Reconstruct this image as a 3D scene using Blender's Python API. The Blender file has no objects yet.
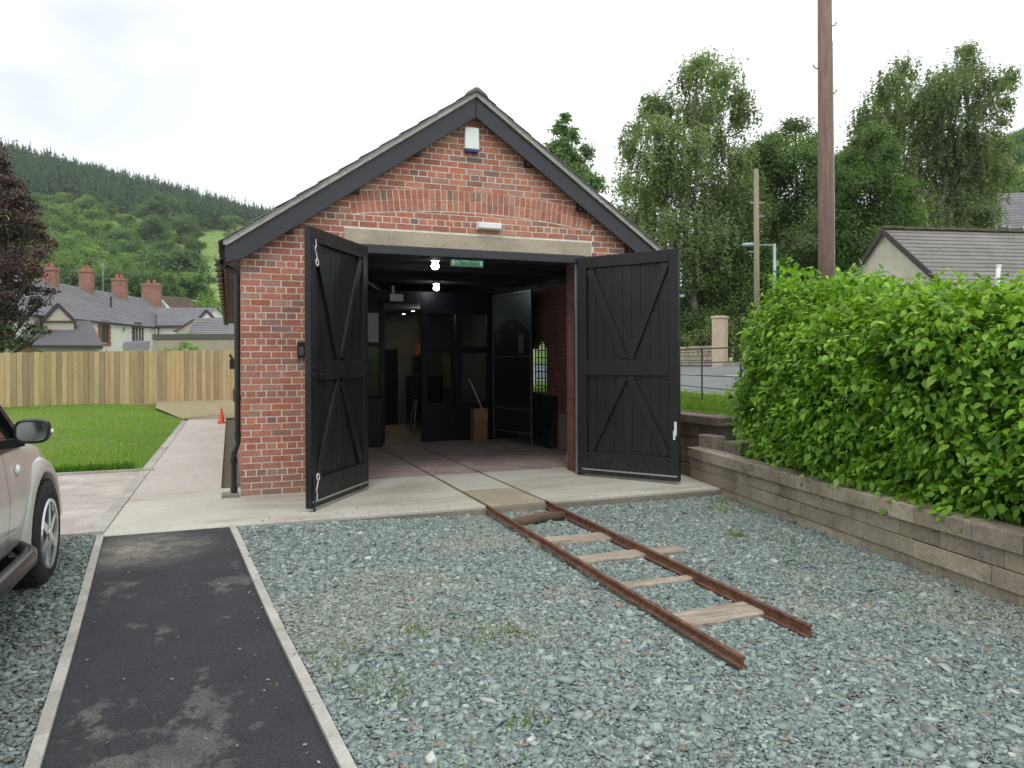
import bpy, math, random
import numpy as np
from mathutils import Vector, Matrix
random.seed(7); RNG = np.random.default_rng(11)
S = bpy.context.scene; COL = S.collection
PI = math.pi; R = math.radians

# ------------------------------------------------------------------ camera frame (for laying out far things)
CAM = Vector((-.115, -8.90, 1.6)); FPX = 735.0; VH = 363.0; YAW = R(21)
FW = (math.sin(YAW), math.cos(YAW)); RT = (math.cos(YAW), -math.sin(YAW))
def at(u, v, D):
    a = (u-512)/FPX
    return Vector((CAM.x + D*(FW[0]+a*RT[0]), CAM.y + D*(FW[1]+a*RT[1]), CAM.z + (VH-v)/FPX*D))
def ld(L, D, z):
    return Vector((CAM.x + D*FW[0] + L*RT[0], CAM.y + D*FW[1] + L*RT[1], z))

# ------------------------------------------------------------------ materials
MATS = {}
def new_mat(name):
    m = bpy.data.materials.new(name); m.use_nodes = True
    nt = m.node_tree; nt.nodes.clear()
    out = nt.nodes.new('ShaderNodeOutputMaterial'); p = nt.nodes.new('ShaderNodeBsdfPrincipled')
    nt.links.new(p.outputs[0], out.inputs[0])
    MATS[name] = m
    return m, nt, p, out
def N(nt, t, **kw):
    n = nt.nodes.new(t)
    for k, v in kw.items(): setattr(n, k, v)
    return n
def coords(nt, scale=(1,1,1), kind='Object'):
    tc = N(nt, 'ShaderNodeTexCoord'); mp = N(nt, 'ShaderNodeMapping')
    mp.inputs['Scale'].default_value = scale
    nt.links.new(tc.outputs[kind], mp.inputs[0]); return mp.outputs[0]
def noise(nt, vec, scale, detail=4, rough=.55):
    n = N(nt, 'ShaderNodeTexNoise'); n.inputs['Scale'].default_value = scale
    n.inputs['Detail'].default_value = detail; n.inputs['Roughness'].default_value = rough
    nt.links.new(vec, n.inputs['Vector']); return n.outputs[0]
def ramp(nt, fac, stops):
    r = N(nt, 'ShaderNodeValToRGB'); e = r.color_ramp.elements
    while len(e) < len(stops): e.new(.5)
    for el, (p, c) in zip(e, stops):
        el.position = p; el.color = (c, c, c, 1) if isinstance(c, (int, float)) else (*c, 1)
    nt.links.new(fac, r.inputs[0]); return r.outputs[0]
def mix(nt, fac, a, b, mode='MIX'):
    m = N(nt, 'ShaderNodeMix', data_type='RGBA', blend_type=mode)
    for i, x in ((0, fac), (6, a), (7, b)):
        s = m.inputs[i]
        if isinstance(x, bpy.types.NodeSocket): nt.links.new(x, s)
        elif isinstance(x, (int, float)): s.default_value = x if i == 0 else (x, x, x, 1)
        else: s.default_value = (*x, 1)
    return m.outputs[2]
def bump(nt, p, h, strength=.3, dist=.01):
    b = N(nt, 'ShaderNodeBump'); b.inputs['Strength'].default_value = strength
    b.inputs['Distance'].default_value = dist
    nt.links.new(h, b.inputs['Height']); nt.links.new(b.outputs[0], p.inputs['Normal'])
def pbr(name, c1, c2=None, scale=6, rough=.8, metal=0, bstr=.25, bscale=40, bdist=.004, stretch=(1,1,1), lo=.35, hi=.65, attr=False, spec=.4, fine=None):
    if name in MATS: return MATS[name]
    m, nt, p, out = new_mat(name)
    v = coords(nt, stretch)
    c2 = c2 or tuple(x*.75 for x in c1)
    f = ramp(nt, noise(nt, v, scale, 6, .6), [(lo, 0), (hi, 1)])
    col = mix(nt, f, c1, c2)
    if fine:
        f2 = ramp(nt, noise(nt, v, fine[0], 3, .7), [(.35, 1-fine[1]), (.65, 1+fine[1])])
        col = mix(nt, 1.0, col, f2, 'MULTIPLY')
    if attr:
        a = N(nt, 'ShaderNodeVertexColor', layer_name='Col')
        col = mix(nt, 1.0, col, a.outputs[0], 'MULTIPLY')
    nt.links.new(col, p.inputs['Base Color'])
    p.inputs['Roughness'].default_value = rough; p.inputs['Metallic'].default_value = metal
    p.inputs['Specular IOR Level'].default_value = spec
    if bstr: bump(nt, p, noise(nt, v, bscale, 5, .7), bstr, bdist)
    return m
def leaf_mat(name, trans=.35, rough=.5, spec=.3):
    m, nt, p, out = new_mat(name)
    a = N(nt, 'ShaderNodeVertexColor', layer_name='Col')
    nt.links.new(a.outputs[0], p.inputs['Base Color'])
    p.inputs['Roughness'].default_value = rough; p.inputs['Specular IOR Level'].default_value = spec
    t = N(nt, 'ShaderNodeBsdfTranslucent'); ms = N(nt, 'ShaderNodeMixShader'); ms.inputs[0].default_value = trans
    tc = mix(nt, 1.0, a.outputs[0], (1.25, 1.3, .6), 'MULTIPLY'); nt.links.new(tc, t.inputs[0])
    nt.links.new(p.outputs[0], ms.inputs[1]); nt.links.new(t.outputs[0], ms.inputs[2]); nt.links.new(ms.outputs[0], out.inputs[0])
    return m
def emis(name, col, st):
    m, nt, p, out = new_mat(name)
    p.inputs['Base Color'].default_value = (*col, 1)
    p.inputs['Emission Color'].default_value = (*col, 1); p.inputs['Emission Strength'].default_value = st
    return m
def flat(name, col, rough=.5, metal=0, coat=0, spec=.5):
    m, nt, p, out = new_mat(name)
    v = coords(nt)
    f = noise(nt, v, 9, 4)
    nt.links.new(mix(nt, f, tuple(x*.88 for x in col), tuple(min(1, x*1.1) for x in col)), p.inputs['Base Color'])
    p.inputs['Roughness'].default_value = rough; p.inputs['Metallic'].default_value = metal
    p.inputs['Coat Weight'].default_value = coat; p.inputs['Specular IOR Level'].default_value = spec
    return m
def glass(name, tint=(.8,.85,.85), gloss=.25):
    m, nt, p, out = new_mat(name); nt.nodes.remove(p)
    t = N(nt, 'ShaderNodeBsdfTransparent'); t.inputs[0].default_value = (*tint, 1)
    g = N(nt, 'ShaderNodeBsdfGlossy'); g.inputs['Roughness'].default_value = .03
    lw = N(nt, 'ShaderNodeLayerWeight'); lw.inputs[0].default_value = .5
    pw = N(nt, 'ShaderNodeMath', operation='POWER'); pw.inputs[1].default_value = 4; nt.links.new(lw.outputs['Facing'], pw.inputs[0])
    mt = N(nt, 'ShaderNodeMath', operation='MULTIPLY_ADD'); mt.inputs[1].default_value = .4; mt.inputs[2].default_value = .025; nt.links.new(pw.outputs[0], mt.inputs[0])
    ms = N(nt, 'ShaderNodeMixShader'); nt.links.new(mt.outputs[0], ms.inputs[0])
    nt.links.new(t.outputs[0], ms.inputs[1]); nt.links.new(g.outputs[0], ms.inputs[2]); nt.links.new(ms.outputs[0], out.inputs[0])
    return m

def brick_tex(name, c1, c2, mortar, w=.225, h=.075, rot=0, mort=.01, swap='xz', bstr=.5):
    m, nt, p, out = new_mat(name)
    tc = N(nt, 'ShaderNodeTexCoord'); sx = N(nt, 'ShaderNodeSeparateXYZ'); cx = N(nt, 'ShaderNodeCombineXYZ')
    nt.links.new(tc.outputs['Object'], sx.inputs[0])
    for i, a in enumerate(swap): nt.links.new(sx.outputs['xyz'.index(a)], cx.inputs[i])
    b = N(nt, 'ShaderNodeTexBrick'); b.inputs['Scale'].default_value = 1
    b.inputs['Brick Width'].default_value = w; b.inputs['Row Height'].default_value = h; b.inputs['Mortar Size'].default_value = mort
    b.inputs['Color1'].default_value = (*c1, 1); b.inputs['Color2'].default_value = (*c2, 1); b.inputs['Mortar'].default_value = (*mortar, 1)
    b.inputs['Mortar Smooth'].default_value = .3
    nt.links.new(cx.outputs[0], b.inputs['Vector'])
    n = ramp(nt, noise(nt, tc.outputs['Object'], 3, 6, .65), [(.3, .72), (.7, 1.2)])
    nt.links.new(mix(nt, 1.0, b.outputs[0], n, 'MULTIPLY'), p.inputs['Base Color']); p.inputs['Roughness'].default_value = .9
    inv = N(nt, 'ShaderNodeMath', operation='SUBTRACT'); inv.inputs[0].default_value = 1; nt.links.new(b.outputs['Fac'], inv.inputs[1])
    bump(nt, p, inv.outputs[0], bstr, .006)
    return m

# ------------------------------------------------------------------ mesh builder
ORG = {}
def set_props(o, label=None, cat=None, group=None, kind=None):
    if label: o['label'] = label
    if cat: o['category'] = cat
    if group: o['group'] = group
    if kind: o['kind'] = kind
    return o
def thing(name, loc, label, cat, group=None, rz=0):
    o = bpy.data.objects.new(name, None); COL.objects.link(o); o.location = loc; o.rotation_euler.z = rz
    o.empty_display_size = .2
    ORG[o.name] = Vector(loc); return set_props(o, label, cat, group)
def link_mesh(me, name, m, parent=None, loc=None):
    o = bpy.data.objects.new(name, me); COL.objects.link(o)
    for x in (m if isinstance(m, (list, tuple)) else [m]): me.materials.append(x)
    if parent is not None: o.parent = parent
    if loc is not None: o.location = loc
    return o
class MB:
    def __init__(s): s.v = []; s.f = []; s.c = []; s.mi = []
    def add(s, vs, fs, col=(1,1,1), mi=0):
        b = len(s.v); s.v += [tuple(v) for v in vs]
        for f in fs: s.f.append(tuple(i+b for i in f)); s.c.append(col); s.mi.append(mi)
    def hexa(s, p, col=(1,1,1), mi=0, skip=()):
        fs = [(0,3,2,1), (4,5,6,7), (0,1,5,4), (1,2,6,5), (2,3,7,6), (3,0,4,7)]
        s.add(p, [f for i, f in enumerate(fs) if i not in skip], col, mi)
    def box(s, x0, x1, y0, y1, z0, z1, col=(1,1,1), mi=0, M=None):
        p = [(x0,y0,z0),(x1,y0,z0),(x1,y1,z0),(x0,y1,z0),(x0,y0,z1),(x1,y0,z1),(x1,y1,z1),(x0,y1,z1)]
        if M is not None: p = [M @ Vector(q) for q in p]
        s.hexa(p, col, mi)
    def bar(s, a, b, w, h, up=(0,0,1), col=(1,1,1), mi=0):
        a = Vector(a); b = Vector(b); d = (b-a).normalized(); up = Vector(up)
        sd = d.cross(up)
        if sd.length < 1e-4: sd = d.cross(Vector((1,0,0)))
        sd.normalize(); u = sd.cross(d).normalized()
        sd *= w/2; u *= h/2
        s.hexa([a-sd-u, a+sd-u, b+sd-u, b-sd-u, a-sd+u, a+sd+u, b+sd+u, b-sd+u], col, mi)
    def tube(s, path, rad, n=8, col=(1,1,1), mi=0, cap=True):
        path = [Vector(p) for p in path]
        if isinstance(rad, (int, float)): rad = [rad]*len(path)
        b = len(s.v); up = Vector((.13,.21,.97))
        for i, p in enumerate(path):
            d = (path[min(i+1, len(path)-1)] - path[max(i-1, 0)]).normalized()
            x = d.cross(up)
            if x.length < .05: x = d.cross(Vector((1,0,0)))
            x.normalize(); y = d.cross(x)
            for k in range(n):
                a = 2*PI*k/n; s.v.append(tuple(p + x*math.cos(a)*rad[i] + y*math.sin(a)*rad[i]))
        for i in range(len(path)-1):
            for k in range(n):
                s.f.append((b+i*n+k, b+i*n+(k+1)%n, b+(i+1)*n+(k+1)%n, b+(i+1)*n+k)); s.c.append(col); s.mi.append(mi)
        if cap:
            s.f.append(tuple(b+k for k in range(n-1,-1,-1))); s.c.append(col); s.mi.append(mi)
            e = b+(len(path)-1)*n; s.f.append(tuple(e+k for k in range(n))); s.c.append(col); s.mi.append(mi)
    def prism(s, poly, ax, a0, a1, col=(1,1,1), mi=0):
        """poly: 2D points; ax: 'y' -> poly in (x,z) extruded along y ; 'z' -> (x,y) ; 'x' -> (y,z)"""
        mk = {'y': lambda p, a: (p[0], a, p[1]), 'z': lambda p, a: (p[0], p[1], a), 'x': lambda p, a: (a, p[0], p[1])}[ax]
        n = len(poly); vs = [mk(p, a0) for p in poly] + [mk(p, a1) for p in poly]
        fs = [tuple(range(n)), tuple(range(2*n-1, n-1, -1))] + [(i, i+n, (i+1)%n+n, (i+1)%n) for i in range(n)]
        s.add(vs, fs, col, mi)
    def lathe(s, prof, c=(0,0,0), axis='z', n=24, col=(1,1,1), mi=0):
        b = len(s.v); c = Vector(c)
        for r, h in prof:
            for k in range(n):
                a = 2*PI*k/n; x, y = r*math.cos(a), r*math.sin(a)
                q = {'z': (x,y,h), 'x': (h,x,y), 'y': (x,h,y)}[axis]; s.v.append(tuple(c+Vector(q)))
        for i in range(len(prof)-1):
            for k in range(n):
                s.f.append((b+i*n+k, b+i*n+(k+1)%n, b+(i+1)*n+(k+1)%n, b+(i+1)*n+k)); s.c.append(col); s.mi.append(mi)
        for i, fl in ((0, 1), (len(prof)-1, 0)):
            if prof[i][0] > 1e-4:
                f = [b+i*n+k for k in range(n)]; s.f.append(tuple(f[::-1] if fl else f)); s.c.append(col); s.mi.append(mi)
    def build(s, name, m, parent=None, loc=None, smooth=False, bevel=0, local=False, subs=0):
        """world coordinates unless local; the origin is the parent's (or loc)"""
        org = Vector((0,0,0)) if local else (ORG[parent.name] if parent is not None else Vector(loc or (0,0,0)))
        me = bpy.data.meshes.new(name)
        V = np.array(s.v, dtype=float).reshape(-1, 3) - np.array(org)
        me.from_pydata(V.tolist(), [], s.f)
        ca = me.color_attributes.new('Col', 'FLOAT_COLOR', 'CORNER')
        n = np.array([len(f) for f in s.f]); c = np.ones((len(s.f), 4)); c[:, :3] = np.array(s.c, dtype=float).reshape(-1, 3)
        ca.data.foreach_set('color', np.repeat(c, n, axis=0).astype(np.float32).ravel())
        o = link_mesh(me, name, m, parent)
        if any(s.mi): me.polygons.foreach_set('material_index', s.mi)
        if smooth: me.polygons.foreach_set('use_smooth', [True]*len(me.polygons))
        me.validate(); me.update()
        if not local and parent is None: o.location = org
        ORG[o.name] = org
        if local: ORG[o.name] = Vector((0,0,0))
        if bevel:
            b = o.modifiers.new('b', 'BEVEL'); b.width = bevel; b.segments = 2; b.limit_method = 'ANGLE'
        if subs:
            b = o.modifiers.new('s', 'SUBSURF'); b.levels = subs; b.render_levels = subs
        return o
def np_mesh(name, V, F, m, C=None, parent=None, loc=None, smooth=False):
    """V (n,3), F (m,k) same-size faces, C (m,3) face colours"""
    me = bpy.data.meshes.new(name); k = F.shape[1]
    org = np.array(ORG[parent.name] if parent is not None else (loc or (0,0,0)))
    me.vertices.add(len(V)); me.vertices.foreach_set('co', (V-org).astype(np.float32).ravel())
    me.loops.add(F.size); me.loops.foreach_set('vertex_index', F.astype(np.int32).ravel())
    me.polygons.add(len(F)); me.polygons.foreach_set('loop_start', np.arange(0, F.size, k, dtype=np.int32))
    me.polygons.foreach_set('loop_total', np.full(len(F), k, dtype=np.int32))
    if smooth: me.polygons.foreach_set('use_smooth', np.ones(len(F), dtype=bool))
    me.update(calc_edges=True)
    if C is not None:
        c = np.ones((len(F), 4), dtype=np.float32); c[:, :3] = C
        ca = me.color_attributes.new('Col', 'FLOAT_COLOR', 'CORNER'); ca.data.foreach_set('color', np.repeat(c, k, axis=0).ravel())
    o = link_mesh(me, name, m, parent)
    if parent is None: o.location = tuple(org)
    ORG[o.name] = Vector(org)
    return o
def copy_tree(o, parent=None):
    c = o.copy(); COL.objects.link(c)
    if parent is not None: c.parent = parent
    for ch in [x for x in COL.objects if x.parent == o]: copy_tree(ch, c)
    return c

# ------------------------------------------------------------------ shared materials
def patch_rough(m):
    nt = m.node_tree; p = [n for n in nt.nodes if n.type == 'BSDF_PRINCIPLED'][0]; v = coords(nt, (1,1,.35))
    nt.links.new(ramp(nt, noise(nt, v, 5, 6, .7), [(.3, .30), (.7, .65)]), p.inputs['Roughness'])
    s_ = p.inputs['Base Color'].links[0].from_socket; sx = N(nt, 'ShaderNodeSeparateXYZ'); v1 = coords(nt); nt.links.new(v1, sx.inputs[0])
    lowm = ramp(nt, sx.outputs[2], [(.03, 1), (.38, 0)]); sp = ramp(nt, noise(nt, coords(nt, (1,1,.5)), 16, 8, .8), [(.48, 0), (.68, .45)])
    nt.links.new(mix(nt, mix(nt, 1.0, lowm, sp, 'MULTIPLY'), s_, (.13,.115,.09)), p.inputs['Base Color'])
M_black = pbr('black_timber', (.011,.0105,.0125), (.007,.0067,.008), scale=3, rough=.42, stretch=(6,6,.6), bscale=30, bstr=.35, spec=.45)
patch_rough(M_black)
M_barge = pbr('bargeboard_paint', (.028,.030,.040), (.022,.023,.030), scale=3, rough=.4, spec=.5, bstr=.1)
M_plastic = flat('black_plastic', (.015,.015,.017), .35)
M_conc = pbr('slab_concrete', (.42,.41,.36), (.30,.285,.24), scale=.9, rough=.9, bscale=60, bdist=.002, fine=(9,.10), lo=.3, hi=.75)
M_concd = pbr('slab_concrete_dark', (.26,.235,.19), (.18,.165,.135), scale=1.5, rough=.9, bscale=60, fine=(14,.12))
M_kerb = pbr('kerb_concrete', (.36,.35,.31), (.26,.25,.22), scale=3, rough=.9, fine=(40,.1))
M_stone = pbr('lintel_stone', (.45,.39,.30), (.34,.29,.225), scale=2.5, rough=.9, fine=(30,.12), stretch=(1,1,2))
M_white = flat('white_plastic', (.75,.76,.75), .4)
M_wrend = pbr('white_render', (.80,.79,.75), (.72,.71,.67), scale=.7, rough=.9, bstr=.05)
M_crend = pbr('cream_render', (.50,.45,.36), (.42,.38,.30), scale=.9, rough=.9, bstr=.1, fine=(6,.06))
M_steel = flat('galvanised_steel', (.45,.47,.48), .45, .7)
M_bark = pbr('tree_bark', (.07,.058,.042), (.035,.03,.022), scale=5, rough=.95, stretch=(1,1,.2), bscale=12, bstr=.6)
M_birchbark = pbr('birch_bark', (.22,.20,.17), (.05,.045,.035), scale=3, rough=.9, stretch=(1,1,1.5), bscale=12, bstr=.5)
M_leaf = leaf_mat('leaf_green', .45)
M_leafh = leaf_mat('leaf_hedge', .36, .42, .35)
M_glass = glass('clear_glass')
M_rust = pbr('rusty_steel', (.20,.095,.055), (.10,.05,.034), scale=14, rough=.85, metal=.15, fine=(60,.3), bscale=80, bstr=.5)
# ------------------------------------------------------------------ camera, world, sun
cam = bpy.data.cameras.new('camera'); co = bpy.data.objects.new('camera', cam); COL.objects.link(co)
cam.sensor_width = 36; cam.lens = FPX/1024*36; cam.shift_y = -(384-VH)/1024; cam.clip_start = .05; cam.clip_end = 5000
co.matrix_world = Matrix.Translation(CAM) @ Matrix.Rotation(-YAW, 4, 'Z') @ Matrix.Rotation(PI/2, 4, 'X') @ Matrix.Rotation(R(-.25), 4, 'Z')
S.camera = co
w = bpy.data.worlds.new('World'); S.world = w; w.use_nodes = True; nt = w.node_tree; nt.nodes.clear()
out = N(nt, 'ShaderNodeOutputWorld'); b1 = N(nt, 'ShaderNodeBackground'); b2 = N(nt, 'ShaderNodeBackground'); ms = N(nt, 'ShaderNodeMixShader')
sky = N(nt, 'ShaderNodeTexSky', sky_type='NISHITA'); sky.sun_disc = False
SUN_EL, SUN_AZ = R(56), R(200)      # azimuth clockwise from +Y
sky.sun_elevation = SUN_EL; sky.sun_rotation = SUN_AZ
nt.links.new(sky.outputs[0], b1.inputs[0]); b1.inputs[1].default_value = .1
tc = N(nt, 'ShaderNodeTexCoord')
mp = N(nt, 'ShaderNodeMapping'); mp.inputs['Scale'].default_value = (1, 1, 2.2); nt.links.new(tc.outputs['Generated'], mp.inputs[0])
nz = noise(nt, mp.outputs[0], 2.3, 6, .55)
# thinner, bluer-grey cloud towards the high north-west
dp = N(nt, 'ShaderNodeVectorMath', operation='DOT_PRODUCT'); nt.links.new(tc.outputs['Generated'], dp.inputs[0])
d0 = Vector((-.32, .82, .47)).normalized(); dp.inputs[1].default_value = tuple(d0)
prox = ramp(nt, dp.outputs['Value'], [(.86, 0), (1.0, 1)])
th = ramp(nt, nz, [(.36, 0), (.60, 1)])
grey = mix(nt, 1.0, prox, th, 'MULTIPLY')
ccol = mix(nt, grey, (1.15, 1.165, 1.18), (.62, .66, .76))
nt.links.new(ccol, b2.inputs[0]); b2.inputs[1].default_value = 1.0
ms.inputs[0].default_value = .88
nt.links.new(b1.outputs[0], ms.inputs[1]); nt.links.new(b2.outputs[0], ms.inputs[2]); nt.links.new(ms.outputs[0], out.inputs[0])
sl = bpy.data.lights.new('sun', 'SUN'); sl.energy = .9; sl.angle = R(18); sl.color = (1, .97, .92)
so = bpy.data.objects.new('sun', sl); COL.objects.link(so)
sd = Vector((math.sin(SUN_AZ)*math.cos(SUN_EL), math.cos(SUN_AZ)*math.cos(SUN_EL), math.sin(SUN_EL)))
so.rotation_euler = sd.to_track_quat('Z', 'Y').to_euler(); so.location = (0, -10, 30)
S.view_settings.view_transform = 'Standard'; S.view_settings.look = 'None'; S.view_settings.gamma = 1
S.view_settings.exposure = .5; S.view_settings.use_curve_mapping = False
S.cycles.use_denoising = True; S.cycles.max_bounces = 8; S.cycles.transparent_max_bounces = 12

# ------------------------------------------------------------------ ground sheets
def sst(t): t = np.clip(t, 0, 1); return t*t*(3-2*t)
US = np.array([-900,-300,-200,0,100,200,280,400,500,600,700,850,940,1024,1200,1700,2600])
VS = np.array([ 150,  90, 115,143,165,188,207,235,255,275,285,235,160,105,  60,  60, 200])
def hill(x, y):
    dx, dy = x-CAM.x, y-CAM.y
    D = dx*FW[0]+dy*FW[1]; L = dx*RT[0]+dy*RT[1]; r = np.hypot(D, L)
    az = np.arctan2(L, D); azc = np.clip(az, -1.25, 1.2)
    u = 512 + FPX*np.tan(azc)
    vr = np.interp(u, US, VS); right = sst((u-750)/150)
    Rr = 560*(1-right) + 330*right; rs = 105*(1-right)+75*right
    zr = Rr*(VH-vr)/FPX*np.cos(azc) - 9
    t = (r-rs)/(Rr-rs)
    z = zr*np.clip(t, 0, 1)**1.2
    z = np.where(t > 1, zr*(1-.15*np.clip(t-1, 0, 3)), z)
    fade = sst((2.0-np.abs(az))/.7)
    z = z*fade + (1-fade)*18*sst((r-150)/500)
    z += sst((r-rs)/120)*(2.2*np.sin(x*.021+1)*np.cos(y*.017)+1.2*np.sin(x*.06)*np.sin(y*.05+2))
    return z - .03
def base_terrain():
    na = 240; rr = np.concatenate([[0, 8, 18, 32, 50, 70], np.geomspace(90, 2400, 60)])
    V = []
    for r in rr:
        a = np.linspace(0, 2*PI, na, endpoint=False); x = CAM.x + r*np.sin(a); y = CAM.y + r*np.cos(a)
        V.append(np.stack([x, y, hill(x, y)], 1))
    V = np.concatenate(V); F = []
    for i in range(len(rr)-1):
        k = np.arange(na); k2 = (k+1) % na
        F.append(np.stack([i*na+k, (i+1)*na+k, (i+1)*na+k2, i*na+k2], 1))
    m, nt, p, out = new_mat('hillside_grass')
    v = coords(nt); f = ramp(nt, noise(nt, v, .02, 5, .6), [(.35, 0), (.65, 1)])
    c = mix(nt, f, (.13,.25,.04), (.20,.26,.06))
    f2 = ramp(nt, noise(nt, v, .25, 5, .7), [(.4, .6), (.6, 1.15)])
    nt.links.new(mix(nt, 1.0, c, f2, 'MULTIPLY'), p.inputs['Base Color']); p.inputs['Roughness'].default_value = 1
    set_props(np_mesh('ground', V, np.concatenate(F), m, smooth=True), kind='structure')
base_terrain()

def zg(x, y):   # the yard falls away from the tarmac ramp to the track
    return .075*sst(1-(np.abs(x+.6)-.6)/2.6)*sst((y+4.6)/3.0)
def strip_grid(name, m, xa, xb, ya, yb, nx, ny, zf, attr=None):
    """sheet between x=xa(y) and x=xb(y)"""
    ys = np.linspace(ya, yb, ny); V = []
    for y in ys:
        x = np.linspace(xa(y), xb(y), nx); V.append(np.stack([x, np.full(nx, y), zf(x, np.full(nx, y))], 1))
    V = np.concatenate(V); i, j = np.meshgrid(np.arange(ny-1), np.arange(nx-1), indexing='ij'); a = (i*nx+j).ravel()
    F = np.stack([a, a+1, a+nx+1, a+nx], 1)
    return set_props(np_mesh(name, V, F, m, smooth=True), kind='structure')
# gravel bed
m, nt, p, out = new_mat('gravel_bed')
v = coords(nt); vo = N(nt, 'ShaderNodeTexVoronoi'); vo.inputs['Scale'].default_value = 38; nt.links.new(v, vo.inputs[0])
g = N(nt, 'ShaderNodeSeparateColor'); nt.links.new(vo.outputs['Color'], g.inputs[0])
c = ramp(nt, g.outputs[0], [(0, (.10,.13,.125)), (.5, (.19,.235,.215)), (1, (.30,.35,.32))])
nt.links.new(mix(nt, ramp(nt, noise(nt, v, 1.1, 5), [(.5, 0), (.7, .5)]), c, (.24,.22,.17)), p.inputs['Base Color'])
p.inputs['Roughness'].default_value = .9; bump(nt, p, vo.outputs['Distance'], .6, .02)
strip_grid('gravel_yard', m, lambda y: -9.0, lambda y: 5.9, -14, -1.58, 90, 80, lambda x, y: zg(x, y)+.001)

# tarmac path
def tl(y): return -1.15+.0845*(-1.6-y)
def tr(y): return -.13+.0945*(-1.6-y)
def ztar(x, y): return .006+.086*sst((y+4.4)/2.9)
m, nt, p, out = new_mat('tarmac')
v = coords(nt); vs = coords(nt, (1.0, .8, 1))
n1 = noise(nt, vs, 1.3, 11, .68)
patch = ramp(nt, n1, [(.55, 0), (.585, .9)])
fine = ramp(nt, noise(nt, v, 105, 3, .9), [(.36, .35), (.64, 1.9)])
dark = mix(nt, ramp(nt, noise(nt, v, 3, 5), [(.3, 0), (.7, 1)]), (.018,.019,.023), (.028,.028,.033))
worn = mix(nt, ramp(nt, noise(nt, v, 4, 5), [(.4, 0), (.7, 1)]), (.065,.062,.062), (.12,.113,.10))
# dusty apron end of the path
sx = N(nt, 'ShaderNodeSeparateXYZ'); nt.links.new(v, sx.inputs[0])
c = mix(nt, patch, dark, worn)
dd = N(nt, 'ShaderNodeVectorMath', operation='DISTANCE'); nt.links.new(v, dd.inputs[0]); dd.inputs[1].default_value = (-.78,-2.15,.08)
du = mix(nt, 1.0, ramp(nt, dd.outputs['Value'], [(.1, 1), (.62, 0)]), ramp(nt, noise(nt, v, 5, 6, .7), [(.4, .3), (.6, 1)]), 'MULTIPLY')
c = mix(nt, du, c, (.21,.195,.155))
nt.links.new(mix(nt, 1.0, c, fine, 'MULTIPLY'), p.inputs['Base Color']); p.inputs['Roughness'].default_value = .85
bump(nt, p, noise(nt, v, 190, 2, .8), .9, .004)
strip_grid('tarmac_path', m, lambda y: tl(y)-.01, lambda y: tr(y)+.01, -13, -1.6, 12, 60, ztar)
for nm, fx, sg in (('path_edging', tl, -1), ('path_edging', tr, 1)):
    mb = MB(); y = -1.6; L = .915
    while y > -13:
        y2 = y-L+.006; ys = [y, (y+y2)/2, y2]
        for a, b in zip(ys[:-1], ys[1:]):
            j = random.uniform(-.002, .002)
            def q(yy, o): return fx(yy)+sg*o
            za, zb = float(ztar(0, a))+.022+j, float(ztar(0, b))+.022+j
            x0a, x1a = sorted((q(a, .0), q(a, .055))); x0b, x1b = sorted((q(b, .0), q(b, .055)))
            mb.hexa([(x0b,b,-.1),(x1b,b,-.1),(x1a,a,-.1),(x0a,a,-.1),(x0b,b,zb),(x1b,b,zb),(x1a,a,za),(x0a,a,za)], (random.uniform(.88,1.1),)*3)
        y -= L
    o = mb.build(nm, pbr('edging_concrete', (.43,.42,.38), (.33,.32,.28), scale=4, rough=.9, fine=(60,.12), attr=True)); set_props(o, kind='structure')

# slab in front and under the doors, with rails cast in
mb = MB(); T = .1
SF = -1.6
for x0, x1, y0, y1, c, mi in ((-1.17,2.388,SF,.66,1,0),(2.432,3.068,SF,-.62,.9,1),(2.432,3.068,-.615,.66,1,0),(3.112,5.52,SF,.66,1.0,0)):
    mb.box(x0, x1, y0, y1, -.1, T, (c,)*3, mi)
mb.box(2.37,2.45,SF+.002,5.2,-.1,T-.03,(1,1,1),2); mb.box(3.05,3.13,SF+.002,5.2,-.1,T-.03,(1,1,1),2)
m, nt, p, out = new_mat('apron_concrete')
v = coords(nt)
c = mix(nt, ramp(nt, noise(nt, v, .8, 6, .6), [(.3, 0), (.75, 1)]), (.50,.49,.43), (.37,.355,.295))
st = mix(nt, 1.0, ramp(nt, noise(nt, coords(nt, (.5, 1.6, 1)), 1.6, 6, .65), [(.5, 0), (.68, .7)]), .8, 'MULTIPLY')
c = mix(nt, st, c, (.27,.215,.15))
c = mix(nt, 1.0, c, ramp(nt, noise(nt, v, 26, 4, .7), [(.3, .88), (.7, 1.1)]), 'MULTIPLY')
nt.links.new(c, p.inputs['Base Color']); p.inputs['Roughness'].default_value = .88; bump(nt, p, noise(nt, v, 70, 4, .7), .2, .003)
o = mb.build('concrete_apron', [m, pbr('apron_infill', (.36,.31,.22), (.28,.245,.18), scale=2, rough=.9, fine=(20,.1)), M_rust], bevel=.006); set_props(o, kind='structure')
# front face strip (darker, browner concrete below the slab lip)
mb = MB(); mb.box(-.11, 5.52, SF-.004, SF+.05, -.1, T-.028); mb.box(-9, -1.17, -1.445, -1.4, -.1, T-.02)
set_props(mb.build('apron_edge', M_concd), kind='structure')

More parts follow.
